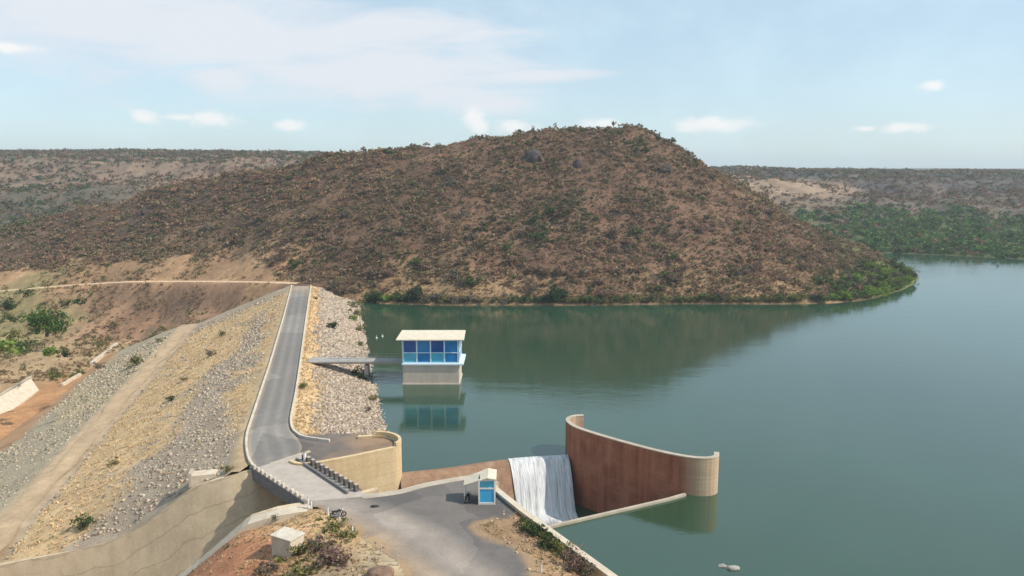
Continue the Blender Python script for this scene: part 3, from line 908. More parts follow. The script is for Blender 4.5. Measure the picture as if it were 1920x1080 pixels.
SVAL = np.linspace(-5, 138, 60)
L = []; R = []
for s in SVAL:
    w = (vnoise(np.array([s / 7.0]), np.array([3.3]))[0] - .5) * 2.0
    x, y = xy(37.9 + w, s); L.append((x, y, float(bank_z(37.9 + w)))); x, y = xy(34.4 + w * .6, s); R.append((x, y, float(bank_z(34.4 + w * .6))))
tag(ribbon('dirt_track', L, R, .16, 12, track_col, M['bank'], 2.0), kind='structure')
tl = [(560, 531), (480, 529), (400, 528), (320, 528), (230, 529), (120, 536), (0, 546), (-120, 555)]
zt = [.4, -.5, -1.5, -2.8, -4, -6, -8, -9.6]
T = [at(x, y, z) for (x, y), z in zip(tl, zt)]
T = arc(T, 2.0)
A, B = offs(T, -1.7), offs(T, 1.7)
def drape(P_, up):
    q = np.array([tuple(p) for p in P_]); q[:, 2] = np.maximum(ground_z(q[:, 0], q[:, 1]), q[:, 2] - .3) + up; return q
n = len(T); cols = []
V = []
for k in range(7):
    V.append(drape(offs(T, -1.3 + 2.6 * k / 6), .16 if 0 < k < 6 else -.3))
V = np.stack(V, 1)
i_, j_ = np.meshgrid(np.arange(6), np.arange(n - 1)); q = (j_ * 7 + i_).ravel()
cc = np.array([.60, .44, .29]) * (.85 + .3 * fbm(V[..., 0], V[..., 1], 4, 3))[..., None]
me = np_mesh('hill_track', V.reshape(-1, 3), np.stack([q, q + 7, q + 8, q + 1], 1), cc.reshape(-1, 3), smooth=True)
tag(link('hill_track', me, M['bank']), kind='structure')

# ------------------------------------------------------------------ spillway
def set_attr_along(o, f):
    me = o.data
    a = me.color_attributes.new('Col', 'FLOAT_COLOR', 'POINT')
    c = np.ones((len(me.vertices), 4), np.float32)
    co = np.empty(len(me.vertices) * 3, np.float32); me.vertices.foreach_get('co', co); co = co.reshape(-1, 3)
    c[:, :3] = f(co)[:, None]
    a.data.foreach_set('color', c.ravel())


# curved training wall
tw = arc([(11.0, 111.1), (9.6, 110.9), (8.55, 110.0), (8.15, 108.4), (8.9, 105.9), (10.9, 103.4), (14.9, 99.6), (19.4, 95.9), (23.1, 93.7), (25.6, 93.2), (27.2, 93.9), (27.75, 95.4)], .5)
t = tag(empty('training_wall', (18, 97, 0)), 'tall curved rust-brown concrete wall standing in the lake beside the white overflow', 'wall')
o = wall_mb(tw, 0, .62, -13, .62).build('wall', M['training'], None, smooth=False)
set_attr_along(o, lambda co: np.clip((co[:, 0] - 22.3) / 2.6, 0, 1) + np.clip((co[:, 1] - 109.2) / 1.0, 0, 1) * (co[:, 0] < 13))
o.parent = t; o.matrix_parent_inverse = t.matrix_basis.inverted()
o = wall_mb(tw, -.02, .65, .622, .76).build('coping', M['concrete'], None); o.parent = t; o.matrix_parent_inverse = t.matrix_basis.inverted()

# overflow weir: ogee face swept along the crest
crest = arc([(-15.9, 100.2, 0), (-12.2, 101.2, 0), (-8.5, 102.3, 0), (-4.7, 103.9, 0), (0, 105.4, 0), (4, 106.2, 0), (8.4, 106.9, 0)], .5)
prof = [(1.6, -13), (1.6, -5.6), (1.2, -4.75), (.6, -4.42), (0, -4.36), (-.6, -4.5), (-1.2, -4.95), (-1.9, -5.75), (-2.6, -6.8), (-3.5, -8.3), (-4.5, -10.2), (-5.6, -11.2), (-7.5, -11.6), (-7.5, -13)]
def sweep(line, prof, name, mat, lift=0.0, uvs=False):
    rows = [offs(line, d) for d, z in prof]
    V = []; n = len(line); m_ = len(prof)
    for i in range(n):
        for j in range(m_):
            V.append((rows[j][i].x, rows[j][i].y, prof[j][1] + lift))
    Fc = [[i * m_ + j, i * m_ + j + 1, (i + 1) * m_ + j + 1, (i + 1) * m_ + j] for i in range(n - 1) for j in range(m_ - 1)]
    me = bpy.data.meshes.new(name); me.from_pydata(V, [], Fc)
    if uvs:
        lay = me.uv_layers.new(name='UVMap')
        for p_ in me.polygons:
            for li in p_.loop_indices:
                vi = me.loops[li].vertex_index
                lay.data[li].uv = (line[vi // m_].x, float(vi % m_))
    bm = bmesh.new(); bm.from_mesh(me); bmesh.ops.recalc_face_normals(bm, faces=bm.faces); bm.to_mesh(me); bm.free()
    me.polygons.foreach_set('use_smooth', np.ones(len(me.polygons), bool))
    return link(name, me, mat)
o = sweep(crest, prof, 'weir', M['weir'])
tag(o, 'low brown stained overflow weir curving from the tan wing wall to the tall curved wall', 'weir')
wet = [p for p in crest if p.x > -.9]
o = sweep(wet, [(.55, -4.32), (0, -4.27), (-.6, -4.38), (-1.3, -4.86), (-2.05, -5.68), (-2.8, -6.75), (-3.7, -8.25), (-4.75, -10.1), (-5.4, -10.75), (-6.2, -10.86), (-7.2, -10.88), (-8.4, -10.9), (-9.8, -10.92), (-11, -10.97)], 'overflowing_water', M['foam'], uvs=True)
tag(o, kind='structure')
o = MB().prism([(-30, 88), (-28, 97), (-16, 101), (8.7, 107.4), (9.2, 105.9), (11.1, 103.6), (15.1, 99.85), (19.6, 96.15), (22.9, 94.0), (22.6, 93.4), (-1, 81.6), (-4, 87), (-11, 86), (-24, 81.4)], -12.6, -10.95).build('pool_water', M['water'])
tag(o, kind='structure')

# low wall between the pool and the lake, wall along the yard, wall of the yard over the channel
lw = arc([(-1.0, 81.85), (5.2, 84.8), (20.2, 92.0), (22.85, 93.55)], 1.0, False)
tag(wall_mb(lw, -.36, .06, -13, -4.2).build('low_wall', M['concrete']), 'low pale wall just above water between the lake and the overflow pool', 'wall')
nw = arc([(-2.4, 86.4), (-1.7, 84.5), (1.5, 78.7), (4.5, 73.7), (9.5, 65.4), (17, 53), (24, 41)], 1.0, False)
t = tag(empty('spillway_wall', (0, 80, 0)), 'long straight pale-topped wall between the grassy yard edge and the lake', 'wall')
for nm, a, b_, z0, z1, mt in (('wall', -.05, .50, -13, .30, M['abut']), ('coping', -.16, .60, .302, .46, M['pale'])):
    o = wall_mb(nw, -b_, -a, z0, z1).build(nm, mt); o.parent = t; o.matrix_parent_inverse = t.matrix_basis.inverted()
yw = arc([(-17.6, 82.95), (-16.6, 83.05), (-13.3, 84.2), (-10.35, 86.2), (-5.3, 88.4), (-3.6, 88.2), (-2.4, 86.6)], .7)
t = tag(empty('retaining_wall', (-12, 85, 0)), 'retaining wall holding the grey yard above the spillway channel, pale ledge on top', 'wall')
for nm, a, b_, z0, z1, mt in (('wall', 0, .9, -13, -.1, M['abut']), ('ledge', -.2, .98, -.098, .03, M['concrete'])):
    o = wall_mb(yw, a, b_, z0, z1).build(nm, mt); o.parent = t; o.matrix_parent_inverse = t.matrix_basis.inverted()

# tan wing wall round the earth fill
ww = arc([(-29.4, 93.6), (-28.0, 92.6), (-25.6, 92.9), (-21.4, 95.1), (-17.6, 97.5), (-16.0, 98.6), (-15.5, 99.8), (-16.0, 101.5), (-17.4, 102.9), (-19.6, 103.4), (-22.2, 103.0)], .45)
t = tag(empty('wing_wall', (-20, 98, 0)), 'tan concrete wing wall with a rounded nose at the end of the dam', 'wall')
o = wall_mb(ww, -.0, .5, -13, .18).build('wall', M['abut']); o.parent = t; o.matrix_parent_inverse = t.matrix_basis.inverted()
o = wall_mb(ww, -.02, .53, .182, .30).build('coping', M['abut']); o.parent = t; o.matrix_parent_inverse = t.matrix_basis.inverted()
nose = [p for p in ww if p.x > -19.8 and p.y > 98.4]
o = wall_mb(nose, -.02, .4, .342, .85).build('parapet', M['abut']); o.parent = t; o.matrix_parent_inverse = t.matrix_basis.inverted()

# chute below the bridge
top = arc(chute_top, 1.0, False)
def rs(P_, k):
    q = np.array([tuple(p) for p in P_]); t_ = np.concatenate([[0], np.cumsum(np.linalg.norm(np.diff(q, axis=0), axis=1))]); t_ /= t_[-1]
    u = np.linspace(0, 1, k); return np.stack([np.interp(u, t_, q[:, i]) for i in range(3)], 1)
K = 60
TP = rs([(-27.5, 97.5, .0)] + [tuple(p) for p in top], K)
NP = rs([(-16.5, 86.0, -.05)] + [tuple(p) for p in arc(near_top, 1.0, False)], K)
fl = TP - np.array([0, 2.6, 0]); fl[:, 2] = np.interp(-fl[:, 0], [20, 33, 38, 45, 55, 66, 82], [-11.6, -12.4, -15, -19, -23.5, -27.5, -31])      # foot of the far slope
fr = rs([(-17.5, 84, -11.6), (-25, 81.7, -11.9), (-33, 80.4, -12.5), (-38, 79.7, -15), (-45, 79.1, -19), (-55, 78.6, -23.5), (-66, 78.1, -27.5), (-82, 77.5, -31)], K)      # foot of the near wall
t = tag(empty('spillway_chute', (-40, 80, -8)), 'pale concrete spillway chute dropping away below the bridge, one side in deep shadow', 'spillway')
def ruled(name, A, B, m_, mat, uvscale=(1, 1)):
    w = np.linspace(0, 1, m_); V = A[:, None, :] * (1 - w)[None, :, None] + B[:, None, :] * w[None, :, None]
    Fc = [[i * m_ + j, i * m_ + j + 1, (i + 1) * m_ + j + 1, (i + 1) * m_ + j] for i in range(len(A) - 1) for j in range(m_ - 1)]
    me = bpy.data.meshes.new(name); me.from_pydata([tuple(v) for v in V.reshape(-1, 3)], [], Fc)
    lay = me.uv_layers.new(name='UVMap'); ln = np.concatenate([[0], np.cumsum(np.linalg.norm(np.diff(A, axis=0), axis=1))])
    wd = np.linalg.norm(A - B, axis=1)
    for p_ in me.polygons:
        for li in p_.loop_indices:
            vi = me.loops[li].vertex_index
            lay.data[li].uv = (ln[vi // m_] / uvscale[0], w[vi % m_] * 14 / uvscale[1])
    me.polygons.foreach_set('use_smooth', np.ones(len(me.polygons), bool))
    o = link(name, me, mat); o.parent = t; o.matrix_parent_inverse = t.matrix_basis.inverted()
    return o
ruled('side_slope', TP, fl, 24, M['chute'], (6.5, 3.1))
ruled('floor', fl, fr, 8, M['chute'], (6.5, 4))
nwl = [Vector(p) for p in NP]
o = wall_mb(nwl, 0, .6, [-33] * K, [p[2] for p in NP]).build('side_wall', M['chute']); o.parent = t; o.matrix_parent_inverse = t.matrix_basis.inverted()
ap = wall_mb([Vector(p) for p in NP[8:]], .602, 2.5, [p[2] - 2.5 for p in NP[8:]], [p[2] - .02 for p in NP[8:]])
o = ap.build('apron', M['pale']); o.parent = t; o.matrix_parent_inverse = t.matrix_basis.inverted()
o = wall_mb([Vector(p) for p in TP], -.6, -.01, [p[2] - .8 for p in TP], [p[2] + .03 for p in TP]).build('lip', M['chute']); o.parent = t; o.matrix_parent_inverse = t.matrix_basis.inverted()

# ------------------------------------------------------------------ road bridge over the chute
t = tag(empty('road_bridge', (-26, 88, 0)), 'short concrete road bridge with rows of square guard blocks over the spillway channel', 'bridge')
def par(o): o.parent = t; o.matrix_parent_inverse = t.matrix_basis.inverted(); return o
fl_, nl_, nr_, fr_ = at(477, 879), at(574, 941), at(690, 931), at(566, 850)
par(MB().prism([fl_, nl_, nr_, fr_], -.9, .045).build('deck', M['deck']))
dL = Vector((nl_[0] - fl_[0], nl_[1] - fl_[1], 0)).normalized(); nL = Vector((dL.y, -dL.x, 0))     # outward, downstream
if nL.x > 0: nL = -nL
a0 = Vector(fl_) ; b0 = Vector(nl_)
def strip(name, a, b, w0, w1, z0, z1, mat, nv=nL):
    par(MB().prism([a + nv * w0, b + nv * w0, b + nv * w1, a + nv * w1], z0, z1).build(name, mat))
strip('edge_beam', a0 - dL * .6, b0 + dL * .3, .003, .42, -1.35, .22, M['fascia'])
NB = 12
for k in range(NB):
    p_ = a0 + dL * ((b0 - a0).length * (k + .4) / NB) + nL * .2
    par(MB().box((p_.x, p_.y, .47), (.50, .36, .50), math.atan2(dL.y, dL.x), .9).build('guard_block', M['kerb'], bevel=.03))
ka, kb = Vector(at(556, 863)), Vector(at(652, 927)); dR = (kb - ka).normalized(); nR = Vector((-dR.y, dR.x, 0))
if nR.x < 0: nR = -nR
strip('bridge_kerb', ka, kb, -.14, .14, .047, .36, M['fascia'], nR)
strip('edge_beam', Vector(at(566, 853)) , Vector(at(672, 922)), .05, .5, -1.2, .16, M['fascia'], nR)
ra, rb = Vector(at(571, 864)), Vector(at(668, 921))
for k in range(12):
    p_ = ra.lerp(rb, k / 11.0)
    par(MB().box((p_.x, p_.y, .42), (.58, .6, .86), math.atan2(dR.y, dR.x), .82).build('guard_block', M['block'], bevel=.04))
    par(MB().box((p_.x, p_.y, .89), (.42, .44, .07), math.atan2(dR.y, dR.x), .9).build('block_cap', M['deck']))
# abutments under the deck
par(MB().box((-31.2, 94.2, -6.5), (5.5, 2.0, 11.0), math.radians(35)).build('abutment', M['concrete']))
par(MB().box((-19.8, 81.6, -6.5), (5.5, 1.6, 11.0), math.radians(25)).build('abutment', M['concrete']))

# ------------------------------------------------------------------ intake tower with its footbridge
TX0, TX1, TY0, TY1 = -21.9, -10.6, 145.2, 152.8
tw_ = tag(empty('intake_tower', ((TX0 + TX1) / 2, 149, WL)), 'square concrete intake tower in the lake topped by a blue glazed control room', 'tower')
def pt(o, p_=None):
    p_ = p_ or tw_
    o.parent = p_; o.matrix_parent_inverse = (tw_.matrix_basis.inverted() if p_ is tw_ else p_.matrix_parent_inverse @ Matrix_id)
    return o
from mathutils import Matrix
Matrix_id = Matrix.Identity(4)
cx, cyy = (TX0 + TX1) / 2, (TY0 + TY1) / 2
pt(MB().box((cx, cyy, -7.9), (TX1 - TX0, TY1 - TY0, 15.0)).build('shaft', M['shaft'], bevel=.06))
pt(MB().box((cx, cyy, -4.45), (TX1 - TX0 + .3, TY1 - TY0 + .3, .55)).build('plinth', M['shaft'], bevel=.05))
pt(MB().box((cx + .4, cyy - .1, -.22), (TX1 - TX0 + 1.0, TY1 - TY0 + .5, .34)).build('floor_slab', M['frame'], bevel=.03))
RZ0, RZ1 = -.05, 4.75
pt(MB().box((cx, cyy + .05, (RZ0 + RZ1) / 2), (TX1 - TX0 - .42, TY1 - TY0 - .5, RZ1 - RZ0 - .02)).build('room', M['shaft']))
roof = MB()
roof.add([(TX0 - 1.1, TY0 - .9, 4.78), (TX1 + 1.1, TY0 - .9, 4.78), (TX1 + .9, TY1 + .1, 4.86), (TX0 - 1.1, TY1 + .1, 4.86), (TX0 - 1.1, TY0 - .9, 5.00), (TX1 + 1.1, TY0 - .9, 5.00), (TX1 + .9, TY1 + .1, 5.08), (TX0 - 1.1, TY1 + .1, 5.08)], [[3, 2, 1, 0], [4, 5, 6, 7], [0, 1, 5, 4], [1, 2, 6, 5], [2, 3, 7, 6], [3, 0, 4, 7]])
pt(roof.build('roof', M['roofmat'], bevel=.04))
glass_pat = [('glass_dark', 'glass_pale'), ('glass_mid', 'glass_mid'), ('glass_dark', 'glass_pale'), ('glass_mid', 'glass_mid')]
bw = (TX1 - TX0 - .3) / 4
def window(x0, y0, dx, dy, pat):
    """one two-light window bay on a wall; (dx,dy) runs along the wall"""
    nx_, ny_ = dy, -dx
    L_ = math.hypot(dx, dy); ux, uy = dx / L_, dy / L_; ox, oy = uy, -ux
    fr = MB(); ang = math.atan2(uy, ux)
    def bar(c, z0, z1, w):
        fr.box((x0 + ux * c + ox * .06, y0 + uy * c + oy * .06, (z0 + z1) / 2), (w, .16, z1 - z0), ang)
    bar(.065, RZ0, RZ1, .13); bar(L_ - .065, RZ0, RZ1, .13)
    bar(L_ / 2, RZ0 + .001, RZ0 + .22, L_ - .27); bar(L_ / 2, RZ1 - .2, RZ1 - .001, L_ - .27); bar(L_ / 2, 2.04, 2.18, L_ - .27)
    fo = pt(fr.build('window', M['frame'], None))
    for (z0, z1, mt) in ((RZ0 + .22, 2.0, pat[1]), (2.2, RZ1 - .2, pat[0])):
        po = MB().box((x0 + ux * L_ / 2 + ox * .02, y0 + uy * L_ / 2 + oy * .02, (z0 + z1) / 2), (L_ - .262, .05, z1 - z0 + .03), ang).build('pane', M[mt])
        po.parent = fo; po.matrix_parent_inverse = tw_.matrix_basis.inverted() @ Matrix_id
        po.matrix_parent_inverse = (tw_.matrix_basis @ fo.matrix_parent_inverse).inverted()
    return fo
for k in range(4): window(TX0 + .15 + bw * k, TY0 + .05, bw - .002, 0, glass_pat[k])
sw = (TY1 - TY0 - .4) / 3
for k in range(3):
    window(TX1 - .05, TY0 + .2 + sw * k, 0, sw - .002, glass_pat[k + 1])
    window(TX0 + .05, TY1 - .2 - sw * k, 0, -(sw - .002), glass_pat[k])

fb = tag(empty('footbridge', (-30, 148.2, 0)), 'grey concrete footbridge from the dam to the glazed intake tower', 'bridge')
def pf(o): o.parent = fb; o.matrix_parent_inverse = fb.matrix_basis.inverted(); return o
pf(MB().prism([(-41.3, 146.2), (-29, 146.6), (-22.0, 146.9), (-22.0, 149.3), (-41.3, 150.4)], -.30, -.06).build('deck', M['walkmat']))
for yy in (147.0, 149.2):
    pf(MB().prism([(-40.6, yy - .12), (-22.0, yy - .12), (-22.0, yy + .12), (-40.6, yy + .12)], -.62, -.302).build('girder', M['walkmat']))
    rl = MB()
    for z in (.42, .92): rl.tube((-37.0, yy, z), (-22.0, yy, z), .025, 6)
    for k in range(9): rl.tube((-37.0 + k * 1.87, yy, -.06), (-37.0 + k * 1.87, yy, .95), .03, 6)
    pf(rl.build('railing', M['metal']))
pf(MB().box((-29.6, 148.1, -4.6), (.7, 2.2, 7.2)).build('pier', M['walkmat']))

# ------------------------------------------------------------------ guard booth with canopy
bx0, by0 = at(897, 946)[:2]; BX = .98
ba = math.radians(4)
t = tag(empty('guard_booth', (bx0 + BX, by0 + 1.0, 0)), 'small sky-blue guard booth with white trim and a cream canopy on the grey yard', 'booth')
BS = Matrix.Diagonal((1, 1, 1.08, 1))
def pb(o): o.data.transform(BS); o.parent = t; o.matrix_parent_inverse = t.matrix_basis.inverted(); return o
cxb = bx0 + BX
pb(MB().box((cxb, by0 + 1.02, 1.38), (1.86, 1.92, 2.74)).build('body', M['dark']))  # near-black body paints in the shade on the booth's left side
pb(MB().box((cxb, by0 + .02, .98), (1.62, .06, 1.5)).build('lower_panel', M['booth_blue']))
pb(MB().box((cxb, by0 + .02, 2.28), (1.62, .06, .74)).build('window', M['glass_pale']))
tr = MB()
tr.box((cxb - .9, by0, 1.4), (.17, .14, 2.8)); tr.box((cxb + .9, by0, 1.4), (.17, .14, 2.8))
for z, hh in ((.13, .24), (1.82, .16), (2.73, .15)): tr.box((cxb, by0 + .001, z), (1.63, .13, hh))
pb(tr.build('white_trim', M['white']))
pb(MB().box((cxb + .945, by0 + 1.02, 1.4), (.05, 1.8, 2.4)).build('side_panel', M['booth_blue']))
rf = MB()      # mono-slope canopy running out to the left, gable plate over the booth
y0_, y1_ = by0 - .25, by0 + 2.4
rf.add([(cxb - 2.7, y0_ + .7, 1.9), (cxb + .1, y0_, 2.95), (cxb + .1, y1_, 3.05), (cxb - 2.7, y1_, 2.0), (cxb - 2.7, y0_ + .7, 2.0), (cxb + .1, y0_, 3.07), (cxb + .1, y1_, 3.17), (cxb - 2.7, y1_, 2.1)], [[3, 2, 1, 0], [4, 5, 6, 7], [0, 1, 5, 4], [1, 2, 6, 5], [2, 3, 7, 6], [3, 0, 4, 7]])
pb(rf.build('canopy', M['roofmat']))
rr = MB()
rr.add([(cxb + .105, y0_, 2.93), (cxb + 1.1, y0_, 2.80), (cxb + 1.1, y1_, 2.88), (cxb + .105, y1_, 3.03), (cxb + .105, y0_, 3.07), (cxb + 1.1, y0_, 2.92), (cxb + 1.1, y1_, 3.0), (cxb + .105, y1_, 3.17)], [[3, 2, 1, 0], [4, 5, 6, 7], [0, 1, 5, 4], [1, 2, 6, 5], [2, 3, 7, 6], [3, 0, 4, 7]])
pb(rr.build('roof', M['roofmat']))
for yy in (y0_ + .75, y1_ - .2):
    pb(MB().tube((cxb - 2.6, yy, 0), (cxb - 2.6, yy, 1.93), .06, 8).build('post', M['white']))

# ------------------------------------------------------------------ small yard things
def post(px_, py_, h=.95, r=.09, label='', cat='post', group='white marker posts along the road'):
    p_ = at(px_, py_)
    z = 0.0
    o = empty('marker_post', (p_[0], p_[1], -.05))
    tag(o, label, cat, group)
    m_ = MB().tube((0, 0, 0), (0, 0, h), r, 10, r * .85).build('shaft', M['white'], o)
    m_ = MB().tube((0, 0, h), (0, 0, h + .05), r * 1.1, 10, r * .8).build('cap', M['metal'], o)
    return o
for (a, b_, h, lab) in [(578, 951, 1.25, 'white post at the near left corner of the bridge'), (584, 953, .95, 'white post just behind the corner post of the bridge'), (615, 965, .95, 'white road post beside the dark motorbike'), (637, 985, 1.05, 'white road post below the dark motorbike'), (661, 1000, .9, 'pale greyish road post at the bend of the yard edge'), (1015, 1073, .95, 'lone white post on the lake side of the road')]:
    post(a, b_, h, label=lab)
o = post(572, 868, 1.5, .22, label='short thick white pillar at the far end of the bridge guard blocks', cat='pillar', group=None)
o.name = 'white_pillar'
# post and rail fence at the dirt verge
t = tag(empty('rail_fence', (*at(700, 1035)[:2], 0)), 'low white post and thin rail fence on the dirt verge near the boulder', 'fence')
def pr(o): o.parent = t; o.matrix_parent_inverse = t.matrix_basis.inverted(); return o
fp = [at(688, 1022), at(692, 1062), at(716, 1040), at(747, 1060)]
for p_ in fp:
    pr(MB().box((p_[0], p_[1], .5), (.12, .12, 1.0), .2).build('post', M['kerb']))
rl = MB()
for a, b_ in ((0, 2), (2, 3), (1, 3)):
    for z in (.45, .85): rl.tube((fp[a][0], fp[a][1], z), (fp[b_][0], fp[b_][1], z), .014, 6)
pr(rl.build('rail', M['metal']))

# motorbikes
def motorbike(mx, my, rz, label):
    t = tag(empty('motorbike', (mx, my, 0), rz), label, 'motorbike', 'motorbikes parked near the booth and bridge')
    for xw in (-.62, .62):
        w = MB().ring((xw, 0, .31), (0, 1, 0), .25, .065).build('wheel', M['dark'], t)
        sp = MB().tube((xw, -.05, .31), (xw, .05, .31), .07, 10)
        for k in range(6): sp.tube((xw, 0, .31), (xw + .22 * math.cos(k * 1.047), 0, .31 + .22 * math.sin(k * 1.047)), .012, 4)
        sp.build('rim', M['metal'], w)
    MB().box((0, 0, .40), (.50, .24, .34), 0, .8).build('engine', M['metal'], t, bevel=.04)
    fr = MB()
    for a, b_ in (((-.62, 0, .31), (-.1, 0, .42)), ((.62, 0, .31), (.40, 0, .95)), ((.40, 0, .80), (-.15, 0, .62)), ((-.15, 0, .62), (-.62, 0, .66)), ((-.55, 0, .62), (-.62, 0, .31)), ((.36, 0, .78), (.15, 0, .36))): fr.tube(a, b_, .032, 6)
    fr.build('frame', M['dark'], t)
    MB().box((.12, 0, .80), (.46, .26, .24), 0, .7).build('fuel_tank', M['dark'], t, bevel=.06)
    MB().box((-.38, 0, .78), (.66, .26, .12), 0, .85).build('seat', M['dark'], t, bevel=.04)
    hb = MB(); hb.tube((.40, -.36, 1.02), (.40, .36, 1.02), .022, 6); hb.tube((.40, 0, .92), (.40, 0, 1.03), .03, 6)
    hb.build('handlebar', M['metal'], t)
    MB().tube((.46, 0, .88), (.58, 0, .88), .09, 10, .10).build('headlight', M['white'], t)
    MB().box((-.72, 0, .56), (.26, .14, .05)).build('mudguard', M['dark'], t)
    MB().tube((-.1, -.15, .28), (-.75, -.17, .36), .045, 8, .055).build('exhaust', M['metal'], t)


motorbike(*at(634, 970)[:2], math.radians(20), 'dark motorbike parked at the road edge by the white post')
motorbike(*at(876, 940)[:2], math.radians(75), 'dark motorbike in the shade under the booth canopy')


def rock_me(name, r, seed, sq=(1, 1, .7), sub=3, amp=.35):
    bm = bmesh.new(); bmesh.ops.create_icosphere(bm, subdivisions=sub, radius=1)
    rs_ = np.random.default_rng(seed); off = rs_.random(3) * 50
    dirs = rs_.normal(size=(9, 3)); dirs /= np.linalg.norm(dirs, axis=1)[:, None]; cut = .62 + .3 * rs_.random(9)
    from mathutils import noise as mn
    for v in bm.verts:
        p_ = v.co.copy()
        for d_, c_ in zip(dirs, cut):
            k = p_.x * d_[0] + p_.y * d_[1] + p_.z * d_[2]
            if k > c_: p_ -= Vector(d_) * (k - c_) * .9
        p_ *= 1 + amp * (mn.noise(v.co * 1.7 + Vector(off)) * .5 + mn.noise(v.co * 4 + Vector(off)) * .2)
        v.co = Vector((p_.x * sq[0], p_.y * sq[1], p_.z * sq[2])) * r
    me = bpy.data.meshes.new(name); bm.to_mesh(me); bm.free()
    return me


def rock(name, loc, r, label, mat='boulder', seed=1, sq=(1, 1, .7), cat='boulder', group=None):
    o = link(name, rock_me(name, r, seed, sq), M[mat]); o.location = loc
    return tag(o, label, cat, group)


p_ = at(716, 1082); rock('boulder', (p_[0], p_[1], .05), 1.35, 'dark brown boulder at the bottom edge beside the dirt verge', seed=3, sq=(1.1, .9, .75))
p_ = at(703, 950); rock('debris_pile', (p_[0], p_[1], .0), .42, 'small black heap lying on the road past the guard blocks', 'dark', 4, (1.3, .7, .4), 'debris')
p_ = at(1354, 1062, WL); rock('lake_rock', (p_[0], p_[1], WL), .42, 'smaller left one of two wet rocks breaking the lake surface', 'walkmat', 5, (1.2, .8, .6), 'rock')
p_ = at(1373, 1066, WL); rock('lake_rock', (p_[0], p_[1], WL), .62, 'larger right one of two wet rocks breaking the lake surface', 'walkmat', 6, (1.3, .8, .6), 'rock')
for i, (a, b_, r, lab) in enumerate([(1000, 300, 5.2, 'big dark rock outcrop below the hilltop'), (1084, 312, 3.0, 'dark rock outcrop right of the big one below the hilltop'), (1245, 318, 3.6, 'dark rock outcrop on the right shoulder of the hill'), (845, 345, 3.2, 'greyish rock outcrop on the hill face left of the big outcrop'), (275, 398, 3.0, 'dark rock outcrop on the low left spur of the hill')]):
    Yg = np.linspace(236, 380, 600)
    r_ = dirpx(a, b_); zz = H + r_[2] / r_[1] * Yg; xx = r_[0] / r_[1] * Yg
    k = np.argmax(ground_z(xx, Yg) > zz)
    rock('rock_outcrop', (xx[k], Yg[k], zz[k] - r * .1), r, lab, 'rock', 20 + i, (.9, .6, 1.0), 'rock')

# concrete blocks
t = tag(empty('concrete_block', (*at(540, 1022)[:2], -.6)), 'big pale concrete block on the red earth mound below the road', 'block')
MB().box((0, 0, .35), (2.7, 2.0, 2.7), math.radians(-28), .97).build('body', M['pale'], t, bevel=.07)
MB().box((0, 0, 1.78), (2.82, 2.12, .16), math.radians(-28)).build('cap', M['kerb'], t, bevel=.03)
x_, y__ = -40.2, 92.4
t = tag(empty('drain_headwall', (x_, y__, float(_bx(np.array([x_]), np.array([y__]))[0]))), 'pale concrete drain box on the dam slope above the chute edge', 'drain')
MB().box((0, 0, .2), (3.2, 1.7, 1.5), math.radians(14)).build('slab', M['pale'], t, bevel=.05)
MB().box((-1.5, -.35, .35), (.4, 1.9, 1.9), math.radians(14)).build('head', M['concrete'], t, bevel=.04)
# works at the foot of the dam
lo_ = [at(73, 731, -21.6), at(0, 785, -21.6), at(-90, 852, -21.6)]
hi_ = [at(57, 708, -18.9), at(0, 741, -18.9), at(-90, 793, -18.9)]
bk_ = [(p[0] - 1.2, p[1] + 2.4, -18.9) for p in hi_]
t = tag(empty('slanted_wall', lo_[0]), 'pale slanted concrete wall on the valley floor at the left edge', 'wall')
mb = MB()
vs = []
for a_2, b_2, c_2 in zip(lo_, hi_, bk_): vs += [(a_2[0], a_2[1], -24), a_2, b_2, c_2, (c_2[0], c_2[1], -24)]
fs = [[5 * i + k, 5 * i + (k + 1) % 5, 5 * i + 5 + (k + 1) % 5, 5 * i + 5 + k] for i in range(2) for k in range(5)] + [[0, 1, 2, 3, 4], [14, 13, 12, 11, 10]]
o = mb.add(vs, fs).build('slab', M['pale']); o.parent = t; o.matrix_parent_inverse = t.matrix_basis.inverted()
o = wall_mb(arc([hi_[0], hi_[1], hi_[2]], 1, False), -.15, .35, -18.898, -18.7).build('kerb_edge', M['concrete']); o.parent = t; o.matrix_parent_inverse = t.matrix_basis.inverted()
o = wall_mb(arc([at(172, 684, -21.3), at(220, 646, -21.3)], 2, False), -.5, .5, -23, -20.5).build('low_wall', M['pale'])
tag(o, 'short low pale wall running up the valley floor at the dam toe', 'wall')
o = wall_mb(arc([at(116, 722, -21.3), at(150, 702, -21.3)], 2, False), -.35, .35, -23, -20.9).build('low_wall', M['pale'])
tag(o, 'broken stub of low wall between the slanted wall and the longer low wall', 'wall')
# little floats near the dam shore
for i, (a, b_) in enumerate([(706, 634), (717, 631)]):
    p_ = at(a, b_, WL)
    o = tag(empty('float', (p_[0], p_[1], WL)), ('white float nearest the stony dam shore', 'white float farther out from the stony dam shore')[i], 'buoy')
    MB().tube((0, 0, -.25), (0, 0, .25), .28, 12, .22).build('drum', M['white'], o)
    MB().tube((0, 0, .25), (0, 0, .8), .04, 6).build('staff', M['white'], o)

# ------------------------------------------------------------------ loose stone, dry grass (uncountable)
cubev = np.array([(-1, -1, -1), (1, -1, -1), (1, 1, -1), (-1, 1, -1), (-1, -1, 1), (1, -1, 1), (1, 1, 1), (-1, 1, 1)], float)
cubef = np.array([[3, 2, 1, 0], [4, 5, 6, 7], [0, 1, 5, 4], [1, 2, 6, 5], [2, 3, 7, 6], [3, 0, 4, 7]])


